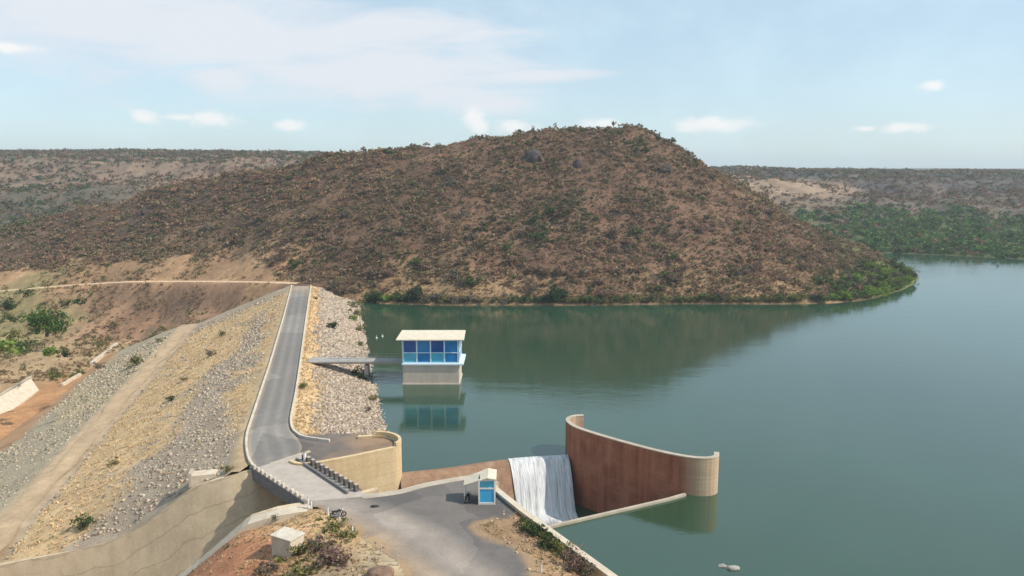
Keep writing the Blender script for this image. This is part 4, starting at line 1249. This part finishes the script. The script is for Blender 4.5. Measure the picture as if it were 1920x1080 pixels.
def stones(name, x, y, z, r, cols, label):
    n = len(x)
    v = np.repeat(cubev[None], n, 0) * (.42 + .5 * rng.random((n, 8, 1))) * (.8 + .5 * rng.random((n, 1, 3)))
    v[..., 2] *= .75
    a = rng.random(n) * 6.28; ca, sa = np.cos(a)[:, None], np.sin(a)[:, None]
    b = (rng.random(n) - .5) * 1.0; cb, sb = np.cos(b)[:, None], np.sin(b)[:, None]
    X, Y_, Z = v[..., 0], v[..., 1], v[..., 2]
    X, Z = X * cb - Z * sb, X * sb + Z * cb
    X, Y_ = X * ca - Y_ * sa, X * sa + Y_ * ca
    V = np.stack([X * r[:, None] + x[:, None], Y_ * r[:, None] + y[:, None], Z * r[:, None] + z[:, None]], -1).reshape(-1, 3)
    Fc = (cubef[None] + (np.arange(n) * 8)[:, None, None]).reshape(-1, 4)
    me = np_mesh(name, V, Fc, np.repeat(cols, 8, 0))
    return tag(link(name, me, M['stone']), label, 'stones', kind='stuff')


def grass(name, x, y, z, h, cols, label, nb=7):
    n = len(x); N = n * nb
    xr = np.repeat(x, nb); yr = np.repeat(y, nb); zr = np.repeat(z, nb); hr = np.repeat(h, nb) * (.6 + .7 * rng.random(N))
    a = rng.random(N) * 6.28; lean = hr * (.25 + .7 * rng.random(N)); off = hr * .35 * rng.random(N); w = hr * .16
    bx, by = xr + np.cos(a) * off, yr + np.sin(a) * off
    V = np.empty((N, 3, 3))
    V[:, 0] = np.stack([bx - np.sin(a) * w, by + np.cos(a) * w, zr - .03], 1)
    V[:, 1] = np.stack([bx + np.sin(a) * w, by - np.cos(a) * w, zr - .03], 1)
    V[:, 2] = np.stack([bx + np.cos(a) * lean, by + np.sin(a) * lean, zr + hr], 1)
    c = np.repeat(cols, nb, 0) * (.75 + .5 * rng.random((N, 1)))
    me = np_mesh(name, V.reshape(-1, 3), np.arange(N * 3).reshape(-1, 3), np.repeat(c, 3, 0))
    return tag(link(name, me, M['grass']), label, 'grass', kind='stuff')


def jit(c, n, v=.25): return np.asarray(c)[None] * (1 - v + 2 * v * rng.random((n, 1))) * (.94 + .12 * rng.random((n, 3)))


# riprap on the lake face
n = 21000
s = rng.random(n) ** 1.25 * 152 - 2; d = -4.5 - rng.random(n) * 13.8
x, y = xy(d, s); z = _bx(x, y)
keep = ~in_poly(x, y, [(-29, 92), (-15, 98), (-15, 104), (-19.5, 103.6), (-24.5, 102.9), (-27, 102.8), (-30.5, 103.5), (-33, 106)]) & (y > 102.5) & (d < -4.2 - 5.0 * fbm(x, y, 2.5, 3) + 1.2 * (rng.random(n) - .5))
keep &= ~((y > 146.5) & (y < 149.8) & (d > -11))
x, y, z, s, d = x[keep], y[keep], z[keep], s[keep], d[keep]
r = .11 + .23 * rng.random(len(x)) ** 2.2 + np.clip((y - 130) / 500, 0, .14)
stones('riprap', x, y, z + r * .15, r, jit((.38, .31, .245), len(x), .4), 'pinkish grey stone riprap covering the lake face of the dam')
# stones on the downstream face
n = 34000
s = rng.random(n) ** 1.2 * 158 - 17; d = 4.5 + rng.random(n) * 54
x, y = xy(d, s); z = _bx(x, y)
n1 = fbm(x, y, 7, 4); n3 = fbm(x * .6 + y * .3, y * .25 + 200, 8, 4)
smin = np.interp(d, cdd[order], cds[order]) + 1.2
pr_ = np.where(d > 39.5, np.clip(.25 + (n1 - .36) * 4, .15, .9) * np.clip((57 + 4 * n1 - d) / 3, 0, 1), np.where(d < 33, np.clip(1.05 - gold_mask(x, y, d, s) * 1.15, .04, 1), 0))
keep = (s > smin) & (rng.random(n) < pr_) & (rng.random(n) < .8)
x, y, z, d, s = x[keep], y[keep], z[keep], d[keep], s[keep]
r = .07 + .22 * rng.random(len(x)) ** 3 + np.clip((y - 120) / 700, 0, .12)
cc = np.where((d > 38)[:, None], jit((.40, .34, .25), len(x), .35), jit((.40, .325, .25), len(x), .38))
stones('rubble', x, y, z + r * .1, r, cc, 'loose grey rubble strewn over the outer slope of the dam')
# dry grass
n = 16000
s = rng.random(n) ** 1.2 * 158 - 17; d = 3.8 + rng.random(n) * 36
x, y = xy(d, s); z = _bx(x, y)
n1 = fbm(x, y, 7, 4); n3 = fbm(x * .6 + y * .3, y * .25 + 200, 8, 4)
smin = np.interp(d, cdd[order], cds[order]) + .6
pr_ = np.where((d > 33.2) & (d < 39.2), .02, np.where(d > 39, .12, gold_mask(x, y, d, s) * .8 + .06))
keep = (s > smin) & (rng.random(n) < pr_)
gx1, gy1, gz1 = x[keep], y[keep], z[keep]
n = 2600
s = rng.random(n) ** 1.2 * 142 + 1; d = -3.75 - rng.random(n) ** 1.5 * 4.6
x, y = xy(d, s); k2 = (y > 104.5); x, y = x[k2], y[k2]
gx1 = np.concatenate([gx1, x]); gy1 = np.concatenate([gy1, y]); gz1 = np.concatenate([gz1, _bx(x, y)])
n = len(gx1)
gc = np.where((rng.random(n) < .18)[:, None], jit((.38, .32, .17), n), jit((.58, .42, .25), n))
grass('dry_grass', gx1, gy1, gz1, (.16 + .22 * rng.random(n)), gc, 'golden dry grass growing in patches on the dam shoulders and outer slope')
# grass by the yard and on the mound
n = 9000
x = rng.random(n) * 50 - 38; y = 50 + rng.random(n) * 36
yp = [(p[0], p[1]) for p in yard]
dn = dist_line(x, y, [(-2.4, 86), (-1.7, 84.5), (9.5, 65.4), (17, 53)])
right = (x > (-1.8 + (84.5 - y) * .585) - 6.5) & (x < (-1.8 + (84.5 - y) * .585) - .5)
left = (x < -13)
keep = ~in_poly(x, y, yp) & ~in_poly(x, y, chpoly) & ~in_poly(x, y, pit_poly) & (right | (left & (y < 82))) & (dist_line(x, y, [(p[0], p[1]) for p in near_top]) > 2.9) & (fbm(x, y, 4, 3) > .36)
x, y = x[keep], y[keep]; n = len(x)
gc = np.where((rng.random(n) < .3)[:, None], jit((.27, .23, .12), n), jit((.42, .30, .17), n))
grass('verge_grass', x, y, ground_z(x, y), .13 + .16 * rng.random(n), gc, 'dry straw grass on the verges beside the yard road')

n = 7000
x = rng.random(n) * 50 - 38; y = 50 + rng.random(n) * 36
right = (x > (-1.8 + (84.5 - y) * .585) - 7.5) & (x < (-1.8 + (84.5 - y) * .585) - .4)
keep = ~in_poly(x, y, chpoly) & ~in_poly(x, y, pit_poly) & (right | ((x < -13) & (y < 82))) & (dist_line(x, y, [(p[0], p[1]) for p in near_top]) > 2.9) & (~in_poly(x, y, yp) | (dist_line(x, y, yp + yp[:1]) < 1.2)) & (fbm(x, y, 5, 3) > .42)
x, y = x[keep], y[keep]
r = .03 + .14 * rng.random(len(x)) ** 4
stones('gravel', x, y, np.maximum(ground_z(x, y), np.where(in_poly(x, y, yp), -.006, -99)) + r * .2, r, jit((.36, .26, .185), len(x), .4), 'small reddish stones lying on the earth beside the yard road')

# ------------------------------------------------------------------ bushes
def leaf_cloud(n, rs_, kind='leafy'):
    """n small quads spread through an uneven crown of radius about 1, standing on z = 0"""
    k = max(3, int(4 + n / 40))
    cen = rs_.normal(size=(k, 3)) * [.42, .42, .26] + [0, 0, .62]
    cen[:, 2] = np.clip(cen[:, 2], .3, 1.15)
    rad = .26 + .26 * rs_.random(k)
    w = rs_.integers(0, k, n)
    dv = rs_.normal(size=(n, 3)); dv /= np.linalg.norm(dv, axis=1)[:, None]
    p = cen[w] + dv * (rad[w] * rs_.random(n) ** .45)[:, None] * [1.15, 1.15, .85]
    p[:, 2] = np.abs(p[:, 2])
    nn = rs_.normal(size=(n, 3)) + [0, 0, .5]; nn /= np.linalg.norm(nn, axis=1)[:, None]
    t1 = np.cross(nn, rs_.normal(size=(n, 3))); t1 /= np.linalg.norm(t1, axis=1)[:, None]
    t2 = np.cross(nn, t1)
    return p, t1, t2


def bush_mesh(name, n, leaf, rs_, aspect=(1.0, 1.0)):
    p, t1, t2 = leaf_cloud(n, rs_)
    sz = leaf * (.6 + .8 * rs_.random(n)); w = sz * (.45 + .5 * rs_.random(n))
    q = np.stack([p - t1 * sz[:, None], p - t2 * w[:, None], p + t1 * sz[:, None], p + t2 * w[:, None]], 1)
    return q, n


def scrub(name, x, y, z, r, cols, nl, leaf, label, cat='scrub', flat=.85):
    """many bushes in one mesh: for growth nobody could count"""
    n = len(x)
    NP_ = 24
    protos = [bush_mesh('p', nl, leaf, np.random.default_rng(900 + i))[0] for i in range(NP_)]
    protos = np.stack(protos)                                  # NP, nl, 4, 3
    pi = rng.integers(0, NP_, n); a = rng.random(n) * 6.28
    V = protos[pi].copy()
    ca, sa = np.cos(a)[:, None, None], np.sin(a)[:, None, None]
    X, Y_ = V[..., 0] * ca - V[..., 1] * sa, V[..., 0] * sa + V[..., 1] * ca
    rr = r[:, None, None]
    V = np.stack([X * rr + x[:, None, None], Y_ * rr + y[:, None, None], V[..., 2] * rr * flat * (.8 + .5 * rng.random(n))[:, None, None] + z[:, None, None] - .12 * rr], -1)
    c = np.repeat(cols[:, None, :], nl, 1) * (.65 + .7 * rng.random((n, nl, 1)))
    me = np_mesh(name, V.reshape(-1, 3), np.arange(n * nl * 4).reshape(-1, 4), np.repeat(c.reshape(-1, 3), 4, 0))
    return tag(link(name, me, M['foliage']), label, cat, kind='stuff')


DRY = np.array([1.50, 1.42, 1.30]) * np.array([(.175, .115, .085), (.20, .14, .10), (.16, .115, .09), (.19, .15, .095), (.15, .13, .075), (.21, .13, .085)])
GRN = np.array([(.075, .10, .035), (.10, .12, .045), (.06, .085, .035), (.13, .14, .055)])


def hill_cols(x, y, px_, py_):
    n = len(x)
    c = DRY[rng.integers(0, len(DRY), n)].copy()
    gprob = .07 + .12 * (fbm(x, y, 22, 3) > .58)
    for (a, b_, rx, ry, k) in [(1060, 405, 60, 35, .6), (1000, 430, 80, 40, .35), (940, 425, 60, 25, .4), (890, 455, 40, 20, .4), (1205, 270, 45, 16, .8), (760, 492, 30, 18, .5), (1340, 500, 60, 30, .4), (1650, 525, 75, 35, .85), (1580, 530, 60, 22, .5), (1100, 355, 50, 25, .25), (20, 420, 60, 30, .5), (60, 470, 60, 30, .2), (750, 290, 40, 14, .3), (980, 275, 40, 14, .3)]:
        gprob = np.maximum(gprob, k * (((px_ - a) / rx) ** 2 + ((py_ - b_) / ry) ** 2 < 1))
    gsel = rng.random(n) < gprob
    c[gsel] = GRN[rng.integers(0, len(GRN), gsel.sum())]
    olive = fbm(x + 900, y, 40, 3)[:, None]
    c = c * (1 - .35 * np.clip((olive - .45) / .2, 0, 1)) + np.array([.16, .15, .085]) * .35 * np.clip((olive - .45) / .2, 0, 1)
    return c * (.75 + .5 * rng.random((n, 1)))


# hillside
N = 62000
x = rng.random(N) * 530 - 345; y = 236 + rng.random(N) * 150
z = ground_z(x, y); px_, py_ = proj(np.stack([x, y, z], 1))
dens = fbm(x, y, 11, 4)
hp = in_poly(x, y, hill_poly) & (z > -3.6) & (px_ > -90) & (px_ < 2000)
bare = np.zeros(N)
for (a, b_, rx, ry, k) in [(860, 275, 60, 18, .75), (820, 290, 70, 14, .6), (850, 545, 120, 14, .8), (1350, 470, 70, 30, .35), (560, 385, 60, 25, .3), (730, 330, 40, 18, .4), (1060, 545, 60, 10, .5), (1250, 500, 60, 18, .3)]:
    bare = np.maximum(bare, k * (((px_ - a) / rx) ** 2 + ((py_ - b_) / ry) ** 2 < 1))
keep = hp & (rng.random(N) < np.clip(.62 + (dens - .45) * 2.4, .2, .98) * (1 - bare))
x, y, z, px_, py_ = x[keep], y[keep], z[keep], px_[keep], py_[keep]
r = .6 + 1.0 * rng.random(len(x)) ** 2 + 1.5 * (rng.random(len(x)) < .09) * rng.random(len(x))
hc = hill_cols(x, y, px_, py_)
edge = (y - 236) / 60
# the 250 that show largest become shrubs of their own
rank = r / np.hypot(x, y) * np.where((px_ > 10) & (px_ < 1700) & (py_ < 566) & (py_ > 400), 1, 0)
idx = np.argsort(-rank)[:75]
rest = np.ones(len(x), bool); rest[idx] = False
scrub('hill_scrub', x[rest], y[rest], z[rest], r[rest], hc[rest], 34, .23, 'dense dry brown scrub blanketing the whole hill above the lake')
# undergrowth between the bushes
N = 80000
x3 = rng.random(N) * 530 - 345; y3 = 236 + rng.random(N) * 125
z3 = ground_z(x3, y3); pxa, pya = proj(np.stack([x3, y3, z3], 1))
keep = in_poly(x3, y3, hill_poly) & (z3 > -4.2) & (pxa > -90) & (pxa < 2000) & (rng.random(N) < np.clip(.75 + (fbm(x3, y3, 7, 3) - .5) * 1.6, .3, 1))
x3, y3, z3, pxa, pya = x3[keep], y3[keep], z3[keep], pxa[keep], pya[keep]
c3 = hill_cols(x3, y3, pxa, pya) * .92
warmm = np.clip((fbm(x3 + 40, y3 + 700, 26, 3) - .42) * 4, 0, 1)[:, None]
c3 = c3 * (1 - warmm * .5) + np.array([.26, .135, .085]) * (.7 + .6 * rng.random((len(x3), 1))) * warmm * .5
scrub('hill_undergrowth', x3, y3, z3, .28 + .34 * rng.random(len(x3)), c3, 9, .34, 'low dry undergrowth between the bushes of the hill')
KINDS = {}
def kind_mesh(key, n, leaf, colr, seeds, var=.35):
    L_ = []
    for sd in seeds:
        rs_ = np.random.default_rng(sd)
        q, n_ = bush_mesh(key, n, leaf, rs_)
        c = np.asarray(colr)[None] * (1 - var + 2 * var * rs_.random((n_, 1))) * (.9 + .2 * rs_.random((n_, 3)))
        me = np_mesh(key, q.reshape(-1, 3), np.arange(n_ * 4).reshape(-1, 4), np.repeat(c, 4, 0)); me.materials.append(M['foliage'])
        L_.append(me)
    KINDS[key] = L_
kind_mesh('shrub_brown', 260, .115, (.185, .125, .09), range(40, 46))
kind_mesh('shrub_grey', 260, .115, (.17, .145, .105), range(50, 55))
kind_mesh('shrub_green', 320, .115, (.085, .115, .04), range(60, 66))
kind_mesh('shrub_bright', 320, .115, (.17, .25, .05), range(70, 75))
kind_mesh('shrub_dark', 320, .11, (.05, .075, .028), range(80, 84))
kind_mesh('shrub_olive', 300, .11, (.17, .165, .06), range(90, 94))
kind_mesh('shrub_purple', 480, .09, (.19, .125, .105), range(95, 97))
def shrub(kind, x, y, z, r, label, group=None, name='shrub', hz=1.0, cat='shrub'):
    me = random.choice(KINDS[kind])
    o = bpy.data.objects.new(name, me); C.objects.link(o)
    o.location = (x, y, z); o.scale = (r, r * random.uniform(.9, 1.1), r * hz); o.rotation_euler = (0, 0, random.random() * 6.28)
    return tag(o, label, cat, group)
for i in idx:
    c = hc[i]
    if c[1] > c[0] * 1.05: kd, lb, gp = 'shrub_green', 'green leafy shrub among the dry scrub low on the hill face', 'green shrubs on the hill face'
    elif c[1] > c[0] * .78: kd, lb, gp = 'shrub_grey', 'grey twiggy shrub on the hill face', 'grey shrubs on the hill face'
    else: kd, lb, gp = 'shrub_brown', 'dry brown shrub on the hill face', 'brown shrubs on the hill face'
    shrub(kd, x[i], y[i], z[i] - .1, r[i] * 1.05, lb, gp, hz=.9)

# plateau and far slopes
N = 130000
x = rng.random(N) * 2000 - 900; y = 345 + rng.random(N) ** 1.7 * 1000
z = ground_z(x, y); px_, py_ = proj(np.stack([x, y, z], 1))
keep = (px_ > -60) & (px_ < 2000) & (z > -4.45) & ~in_poly(x, y, hill_poly) & ((px_ < 680) | (px_ > 1260)) & (rng.random(N) < np.clip(.72 + (fbm(x, y, 30, 3) - .45) * 2, .3, 1))
keep &= ~((np.abs(px_ - 260) < 90) & (np.abs(py_ - 318) < 9) & (rng.random(N) < .55)) & ~((np.abs(px_ - 1490) < 50) & (np.abs(py_ - 353) < 11) & (rng.random(N) < .7))
keep &= ~((px_ > 1555) & (np.abs(py_ - 351 + (px_ - 1560) * .01) < 8) & (rng.random(N) < .4))
x, y, z, px_, py_ = x[keep], y[keep], z[keep], px_[keep], py_[keep]
n = len(x)
c = DRY[rng.integers(0, len(DRY), n)] * [.80, .76, .72]
belt = (px_ > 1300) & (z < 9 + 7 * fbm(x, y, 50, 2)) 
gs = rng.random(n) < np.where(belt, .88, np.where(y > 640, .42, .16))
gs |= (px_ < 170) & (py_ > 330) & (rng.random(n) < .55)
c[gs] = GRN[rng.integers(0, len(GRN), gs.sum())]
c[belt & gs] = np.array([.100, .165, .048]) * (.6 + .7 * rng.random(((belt & gs).sum(), 1)))
r = (1.3 + 1.9 * rng.random(n) ** 1.8) * np.where(belt, 1.2, 1)
scrub('plateau_bush', x, y, z, r, c * (.8 + .4 * rng.random((n, 1))), 24, .27, 'distant bush covering the plateau and the far bank of the lake')

# scattered growth on the valley side
N = 26000
x = rng.random(N) * 150 - 230; y = 150 + rng.random(N) * 160
z = ground_z(x, y); px_, py_ = proj(np.stack([x, y, z], 1)); d_, s_ = ds(x, y)
keep = (px_ > -60) & (px_ < 540) & ~in_poly(x, y, hill_poly) & ((d_ > 63) | (s_ > 152)) & (rng.random(N) < np.clip((fbm(x, y, 10, 4) - .38) * 4, .08, 1)) & (dist_line(x, y, [tuple(p)[:2] for p in T]) > 2.8) & (py_ < 720)
x, y, z = x[keep], y[keep], z[keep]; n = len(x)
c = np.where((rng.random(n) < .3)[:, None], np.array([.14, .16, .06]), np.array([.30, .20, .115])) * (.7 + .6 * rng.random((n, 1)))
scrub('valley_scrub', x, y, z, .3 + 1.0 * rng.random(n) ** 2.5, c, 30, .22, 'low sparse scrub over the bare red valley side below the dirt track')

# trees and bushes one can point to
def surf(px_, py_, on):
    """where the sight line of a photo pixel meets the surface 'bank', 'ground' or a level"""
    if isinstance(on, (int, float)): return at(px_, py_, on)
    r_ = dirpx(px_, py_); t_ = np.linspace(50, 420, 7000); X = r_[0] * t_; Y_ = r_[1] * t_; Z = H + r_[2] * t_
    g_ = _bx(X, Y_) if on == 'bank' else np.maximum(ground_z(X, Y_), WL)
    k = np.argmax(Z < g_)
    return (X[k], Y_[k], float(g_[k]))
def sh(kind, px_, py_, wpx, label, on='ground', group=None, hz=1.0, cat='shrub', name='shrub'):
    p_ = surf(px_, py_, on); d_ = math.hypot(p_[1], p_[2] - H)
    return shrub(kind, p_[0], p_[1], p_[2] - .08, wpx / 2 * d_ / F * 1.0, label, group, name, hz, cat)
def tree(px_, py_, wpx, hz, label, kinds, on='ground'):
    p_ = surf(px_, py_, on); d_ = math.hypot(p_[1], p_[2] - H); r_ = wpx / 2 * d_ / F
    o = tag(empty('tree', (p_[0], p_[1], p_[2] - .1), random.random() * 6), label, 'tree')
    tr_ = MB(); hh = r_ * hz
    tr_.tube((0, 0, 0), (.05 * r_, 0, hh * .45), r_ * .09, 8, r_ * .06)
    for k in range(5):
        a = k * 1.26; tr_.tube((.05 * r_, 0, hh * .35), (math.cos(a) * r_ * .5, math.sin(a) * r_ * .5, hh * (.75 + .05 * k)), r_ * .045, 6, r_ * .015)
    tr_.build('trunk', M['bark'], o)
    rs_ = np.random.default_rng(int(px_ * 7 + py_))
    q, n_ = bush_mesh('crown', 1700, .07, rs_)
    c = np.asarray(kinds)[None] * (.6 + .8 * rs_.random((n_, 1))) * (.9 + .2 * rs_.random((n_, 3)))
    q = q.reshape(-1, 3) * [r_, r_, hh * .95]
    q[:, 2] += hh * .08
    link('crown', np_mesh('crown', q, np.arange(n_ * 4).reshape(-1, 4), np.repeat(c, 4, 0)), M['foliage'], o)
    return o
tree(88, 630, 74, 1.1, 'large round green tree with a dark shadow on the valley floor', (.075, .125, .03))
tree(1047, 565, 40, 1.15, 'dark green tree leaning over the water in the middle of the hill shore', (.04, .07, .025), on='ground')
tree(779, 564, 34, 1.3, 'dark green tree at the waterline behind the intake tower', (.05, .075, .03), on='ground')
for a in [
    ('shrub_bright', 12, 668, 60, 'bright green bush cut by the left edge of the photo', 'ground'),
    ('shrub_green', 42, 660, 44, 'green bush right of the one at the left edge', 'ground'),
    ('shrub_olive', 25, 640, 40, 'olive bush behind the bright green one at the left edge', 'ground'),
    ('shrub_bright', 95, 668, 38, 'pale green low bush on the open valley floor', 'ground'),
    ('shrub_dark', 120, 670, 30, 'dark green low bush beside the pale green one', 'ground'),
    ('shrub_olive', 118, 655, 14, 'tiny olive bush above the dark low bush', 'ground'),
    ('shrub_olive', 188, 651, 24, 'olive bush left of the long low wall', 'ground'),
    ('shrub_olive', 104, 712, 34, 'greyish olive bush above the slanted wall', 'ground'),
    ('shrub_grey', 185, 692, 22, 'brown bush at the lower end of the long low wall', 'ground'),
    ('shrub_dark', 12, 582, 40, 'dark bush at the left edge below the hill track', 'ground'),
    ('shrub_green', 25, 604, 30, 'green bush left of the large round tree', 'ground'),
    ('shrub_dark', 152, 572, 28, 'dark bush on the red bank below the hill track', 'ground'),
    ('shrub_green', 45, 556, 26, 'small green bush just under the hill track', 'ground'),
    ('shrub_green', 125, 574, 24, 'green bush touching the dark bush on the red bank', 'ground'),
    ('shrub_olive', 300, 642, 18, 'olive bush on the red slope near the dam toe', 'ground'),
    ('shrub_olive', 250, 688, 40, 'wide olive bush on the upper edge of the lower rubble strip', 'bank'),
    ('shrub_dark', 320, 752, 20, 'dark upright bush in the golden grass mid slope', 'bank'),
    ('shrub_olive', 345, 715, 16, 'small olive bush above the dark upright one', 'bank'),
    ('shrub_green', 155, 988, 42, 'green bush on the rubble near the chute edge', 'bank'),
    ('shrub_olive', 418, 630, 18, 'olive bush in the upper golden grass patch', 'bank'),
    ('shrub_olive', 428, 886, 26, 'yellowish bush beside the concrete drain box', 'bank'),
    ('shrub_grey', 395, 668, 22, 'greyish bush in the golden grass below the road', 'bank'),
    ('shrub_olive', 215, 872, 22, 'olive bush right of the dirt track', 'bank'),
    ('shrub_dark', 624, 617, 27, 'dark round bush alone on the stone riprap', 'bank'),
    ('shrub_olive', 567, 729, 22, 'olive bush against the lake side kerb', 'bank'),
    ('shrub_dark', 592, 561, 9, 'tiny dark bush far along the lake side kerb', 'bank'),
    ('shrub_dark', 591, 626, 10, 'tiny dark bush on the lake side kerb level with the round bush', 'bank'),
    ('shrub_dark', 672, 706, 30, 'dark bush in the shade of the footbridge', 'bank'),
    ('shrub_green', 688, 714, 26, 'dark green bush at the waterline under the footbridge', 'bank'),
    ('shrub_olive', 664, 577, 26, 'yellow green bush at the far top of the riprap waterline', 'bank'),
    ('shrub_olive', 668, 592, 24, 'second yellow green bush down the riprap waterline', 'bank'),
    ('shrub_bright', 663, 602, 22, 'third bush down the riprap waterline, brighter green', 'bank'),
    ('shrub_olive', 675, 622, 24, 'olive clump at the riprap waterline level with the round bush', 'bank'),
    ('shrub_olive', 677, 650, 20, 'olive clump at the riprap waterline just above the footbridge', 'bank'),
    ('shrub_olive', 700, 752, 22, 'tan clump at the riprap waterline below the footbridge', 'bank'),
    ('shrub_grey', 690, 772, 18, 'small tan clump low on the riprap near the water', 'bank'),
    ('shrub_green', 985, 992, 40, 'green bush against the spillway wall nearest the booth', -.35),
    ('shrub_dark', 1003, 1004, 42, 'dark green bush second along the spillway wall', -.35),
    ('shrub_olive', 1022, 1012, 28, 'olive bush along the spillway wall beside a taller one', -.35),
    ('shrub_dark', 1030, 1026, 46, 'dark tall bush half way along the spillway wall', -.35),
    ('shrub_olive', 1052, 1042, 46, 'olive brown bush below the dark tall one on the wall', -.35),
    ('shrub_purple', 1075, 1060, 50, 'dry red brown bush along the lower spillway wall', -.35),
    ('shrub_grey', 1100, 1078, 40, 'dry grey bush at the bottom end of the spillway wall', -.35),
    ('shrub_purple', 618, 1064, 78, 'big dull purplish brown dry bush on the mound in the foreground', -.7),
    ('shrub_grey', 600, 1040, 56, 'grey brown bush behind the big purplish one on the mound', -.7),
    ('shrub_olive', 572, 1048, 60, 'olive bush right of the big concrete block', -1.0),
    ('shrub_olive', 560, 1092, 72, 'olive bush at the bottom edge under the concrete block', -1.4),
    ('shrub_grey', 500, 1085, 60, 'grey bush at the bottom edge on the red earth', -2.0),
    ('shrub_olive', 625, 996, 46, 'low olive bush on the mound under the white posts', -.5),
    ('shrub_olive', 648, 1016, 46, 'low straw coloured bush by the yard edge', -.5),
    ('shrub_dark', 516, 974, 20, 'dark bush where the mound meets the chute wall', -.7),
    ('shrub_dark', 427, 1028, 14, 'small dark tuft on the chute apron', -2.8),
]:
    sh(a[0], a[1], a[2], a[3], a[4], a[5], hz=.9)
# growth along the hill's waterline
SHORE_K = {'shrub_bright': ('bright green bush at the foot of the hill by the water', 'bright green waterside bushes'), 'shrub_green': ('green bush at the foot of the hill by the water', 'green waterside bushes'), 'shrub_olive': ('yellowish bush at the foot of the hill by the water', 'yellowish waterside bushes'), 'shrub_dark': ('dark green bush at the foot of the hill by the water', 'dark waterside bushes'), 'shrub_grey': ('grey brown bush at the foot of the hill by the water', 'grey waterside bushes')}
ctrl = np.array([(686, 566), (790, 569), (900, 570), (1100, 570), (1300, 568.5), (1500, 568), (1570, 566), (1620, 561), (1660, 553), (1690, 543), (1711, 526)], float)
ln = np.concatenate([[0], np.cumsum(np.hypot(np.diff(ctrl[:, 0]), np.diff(ctrl[:, 1])))])
for k in range(100):
    u = ln[-1] * (k + random.random()) / 100
    a = np.interp(u, ln, ctrl[:, 0]); b_ = np.interp(u, ln, ctrl[:, 1]) - random.random() * 2.5
    if a < 775: kd = random.choice(['shrub_green', 'shrub_dark', 'shrub_bright'])
    elif a < 955: kd = random.choice(['shrub_grey', 'shrub_grey', 'shrub_olive'])
    elif a < 1060: kd = random.choice(['shrub_green', 'shrub_dark'])
    elif a < 1530: kd = random.choice(['shrub_olive', 'shrub_olive', 'shrub_grey', 'shrub_green'])
    else: kd = random.choice(['shrub_bright', 'shrub_bright', 'shrub_green'])
    w = random.uniform(14, 26) * (1.3 if a > 1560 or a < 775 else 1)
    sh(kd, a, b_ - 2.0, w * 1.15, SHORE_K[kd][0], 'ground', SHORE_K[kd][1], .85)
for k in range(58):
    a = random.uniform(1570, 1712); top_ = np.interp(a, [1570, 1640, 1712], [522, 492, 512]); bot = np.interp(a, ctrl[:, 0], ctrl[:, 1])
    b_ = random.uniform(top_, bot)
    kd = random.choices(['shrub_bright', 'shrub_green', 'shrub_grey'], [6, 3, 1 + 6 * (a < 1630)])[0]
    sh(kd, a, b_, random.uniform(16, 26), {'shrub_bright': 'bright green bush on the green tip of the headland', 'shrub_green': 'green bush on the tip of the headland', 'shrub_grey': 'grey bush on the tip of the headland'}[kd], 'ground', {'shrub_bright': 'bright bushes on the headland tip', 'shrub_green': 'green bushes on the headland tip', 'shrub_grey': 'grey bushes on the headland tip'}[kd], .9)
# thin leafless trees breaking the hill's skyline
for i, (a, b_) in enumerate([(705, 277), (900, 266), (1000, 247), (1040, 243), (1150, 241), (1290, 294), (820, 272), (645, 283)]):
    Yg = np.linspace(300, 380, 900); r_ = dirpx(a, b_ + 3); zz = H + r_[2] / r_[1] * Yg; xx = r_[0] / r_[1] * Yg
    hit = ground_z(xx, Yg) > zz; k = np.argmax(hit) if hit.any() else 350
    o = tag(empty('bare_tree', (xx[k], Yg[k], float(ground_z(xx[k], Yg[k])) - .2), i), 'thin nearly leafless tree standing on the skyline of the hill', 'tree', 'bare trees on the hill skyline')
    tr_ = MB(); hh = random.uniform(3.2, 5)
    tr_.tube((0, 0, 0), (.2, 0, hh * .6), .13, 6, .08)
    for q_ in range(7):
        an = q_ * .9; tr_.tube((.13, 0, hh * (.3 + .04 * q_)), (math.cos(an) * hh * .3, math.sin(an) * hh * .3, hh * (.7 + .05 * q_)), .06, 5, .02)
    tr_.build('trunk', M['bark'], o)
    rs_ = np.random.default_rng(300 + i); q, n_ = bush_mesh('crown', 110, .13, rs_); q = q.reshape(-1, 3) * [hh * .36, hh * .36, hh * .42]; q[:, 2] += hh * .45
    c = np.array([.15, .12, .085])[None] * (.6 + .8 * rs_.random((n_, 1)))
    link('crown', np_mesh('crown', q, np.arange(n_ * 4).reshape(-1, 4), np.repeat(c, 4, 0)), M['foliage'], o)
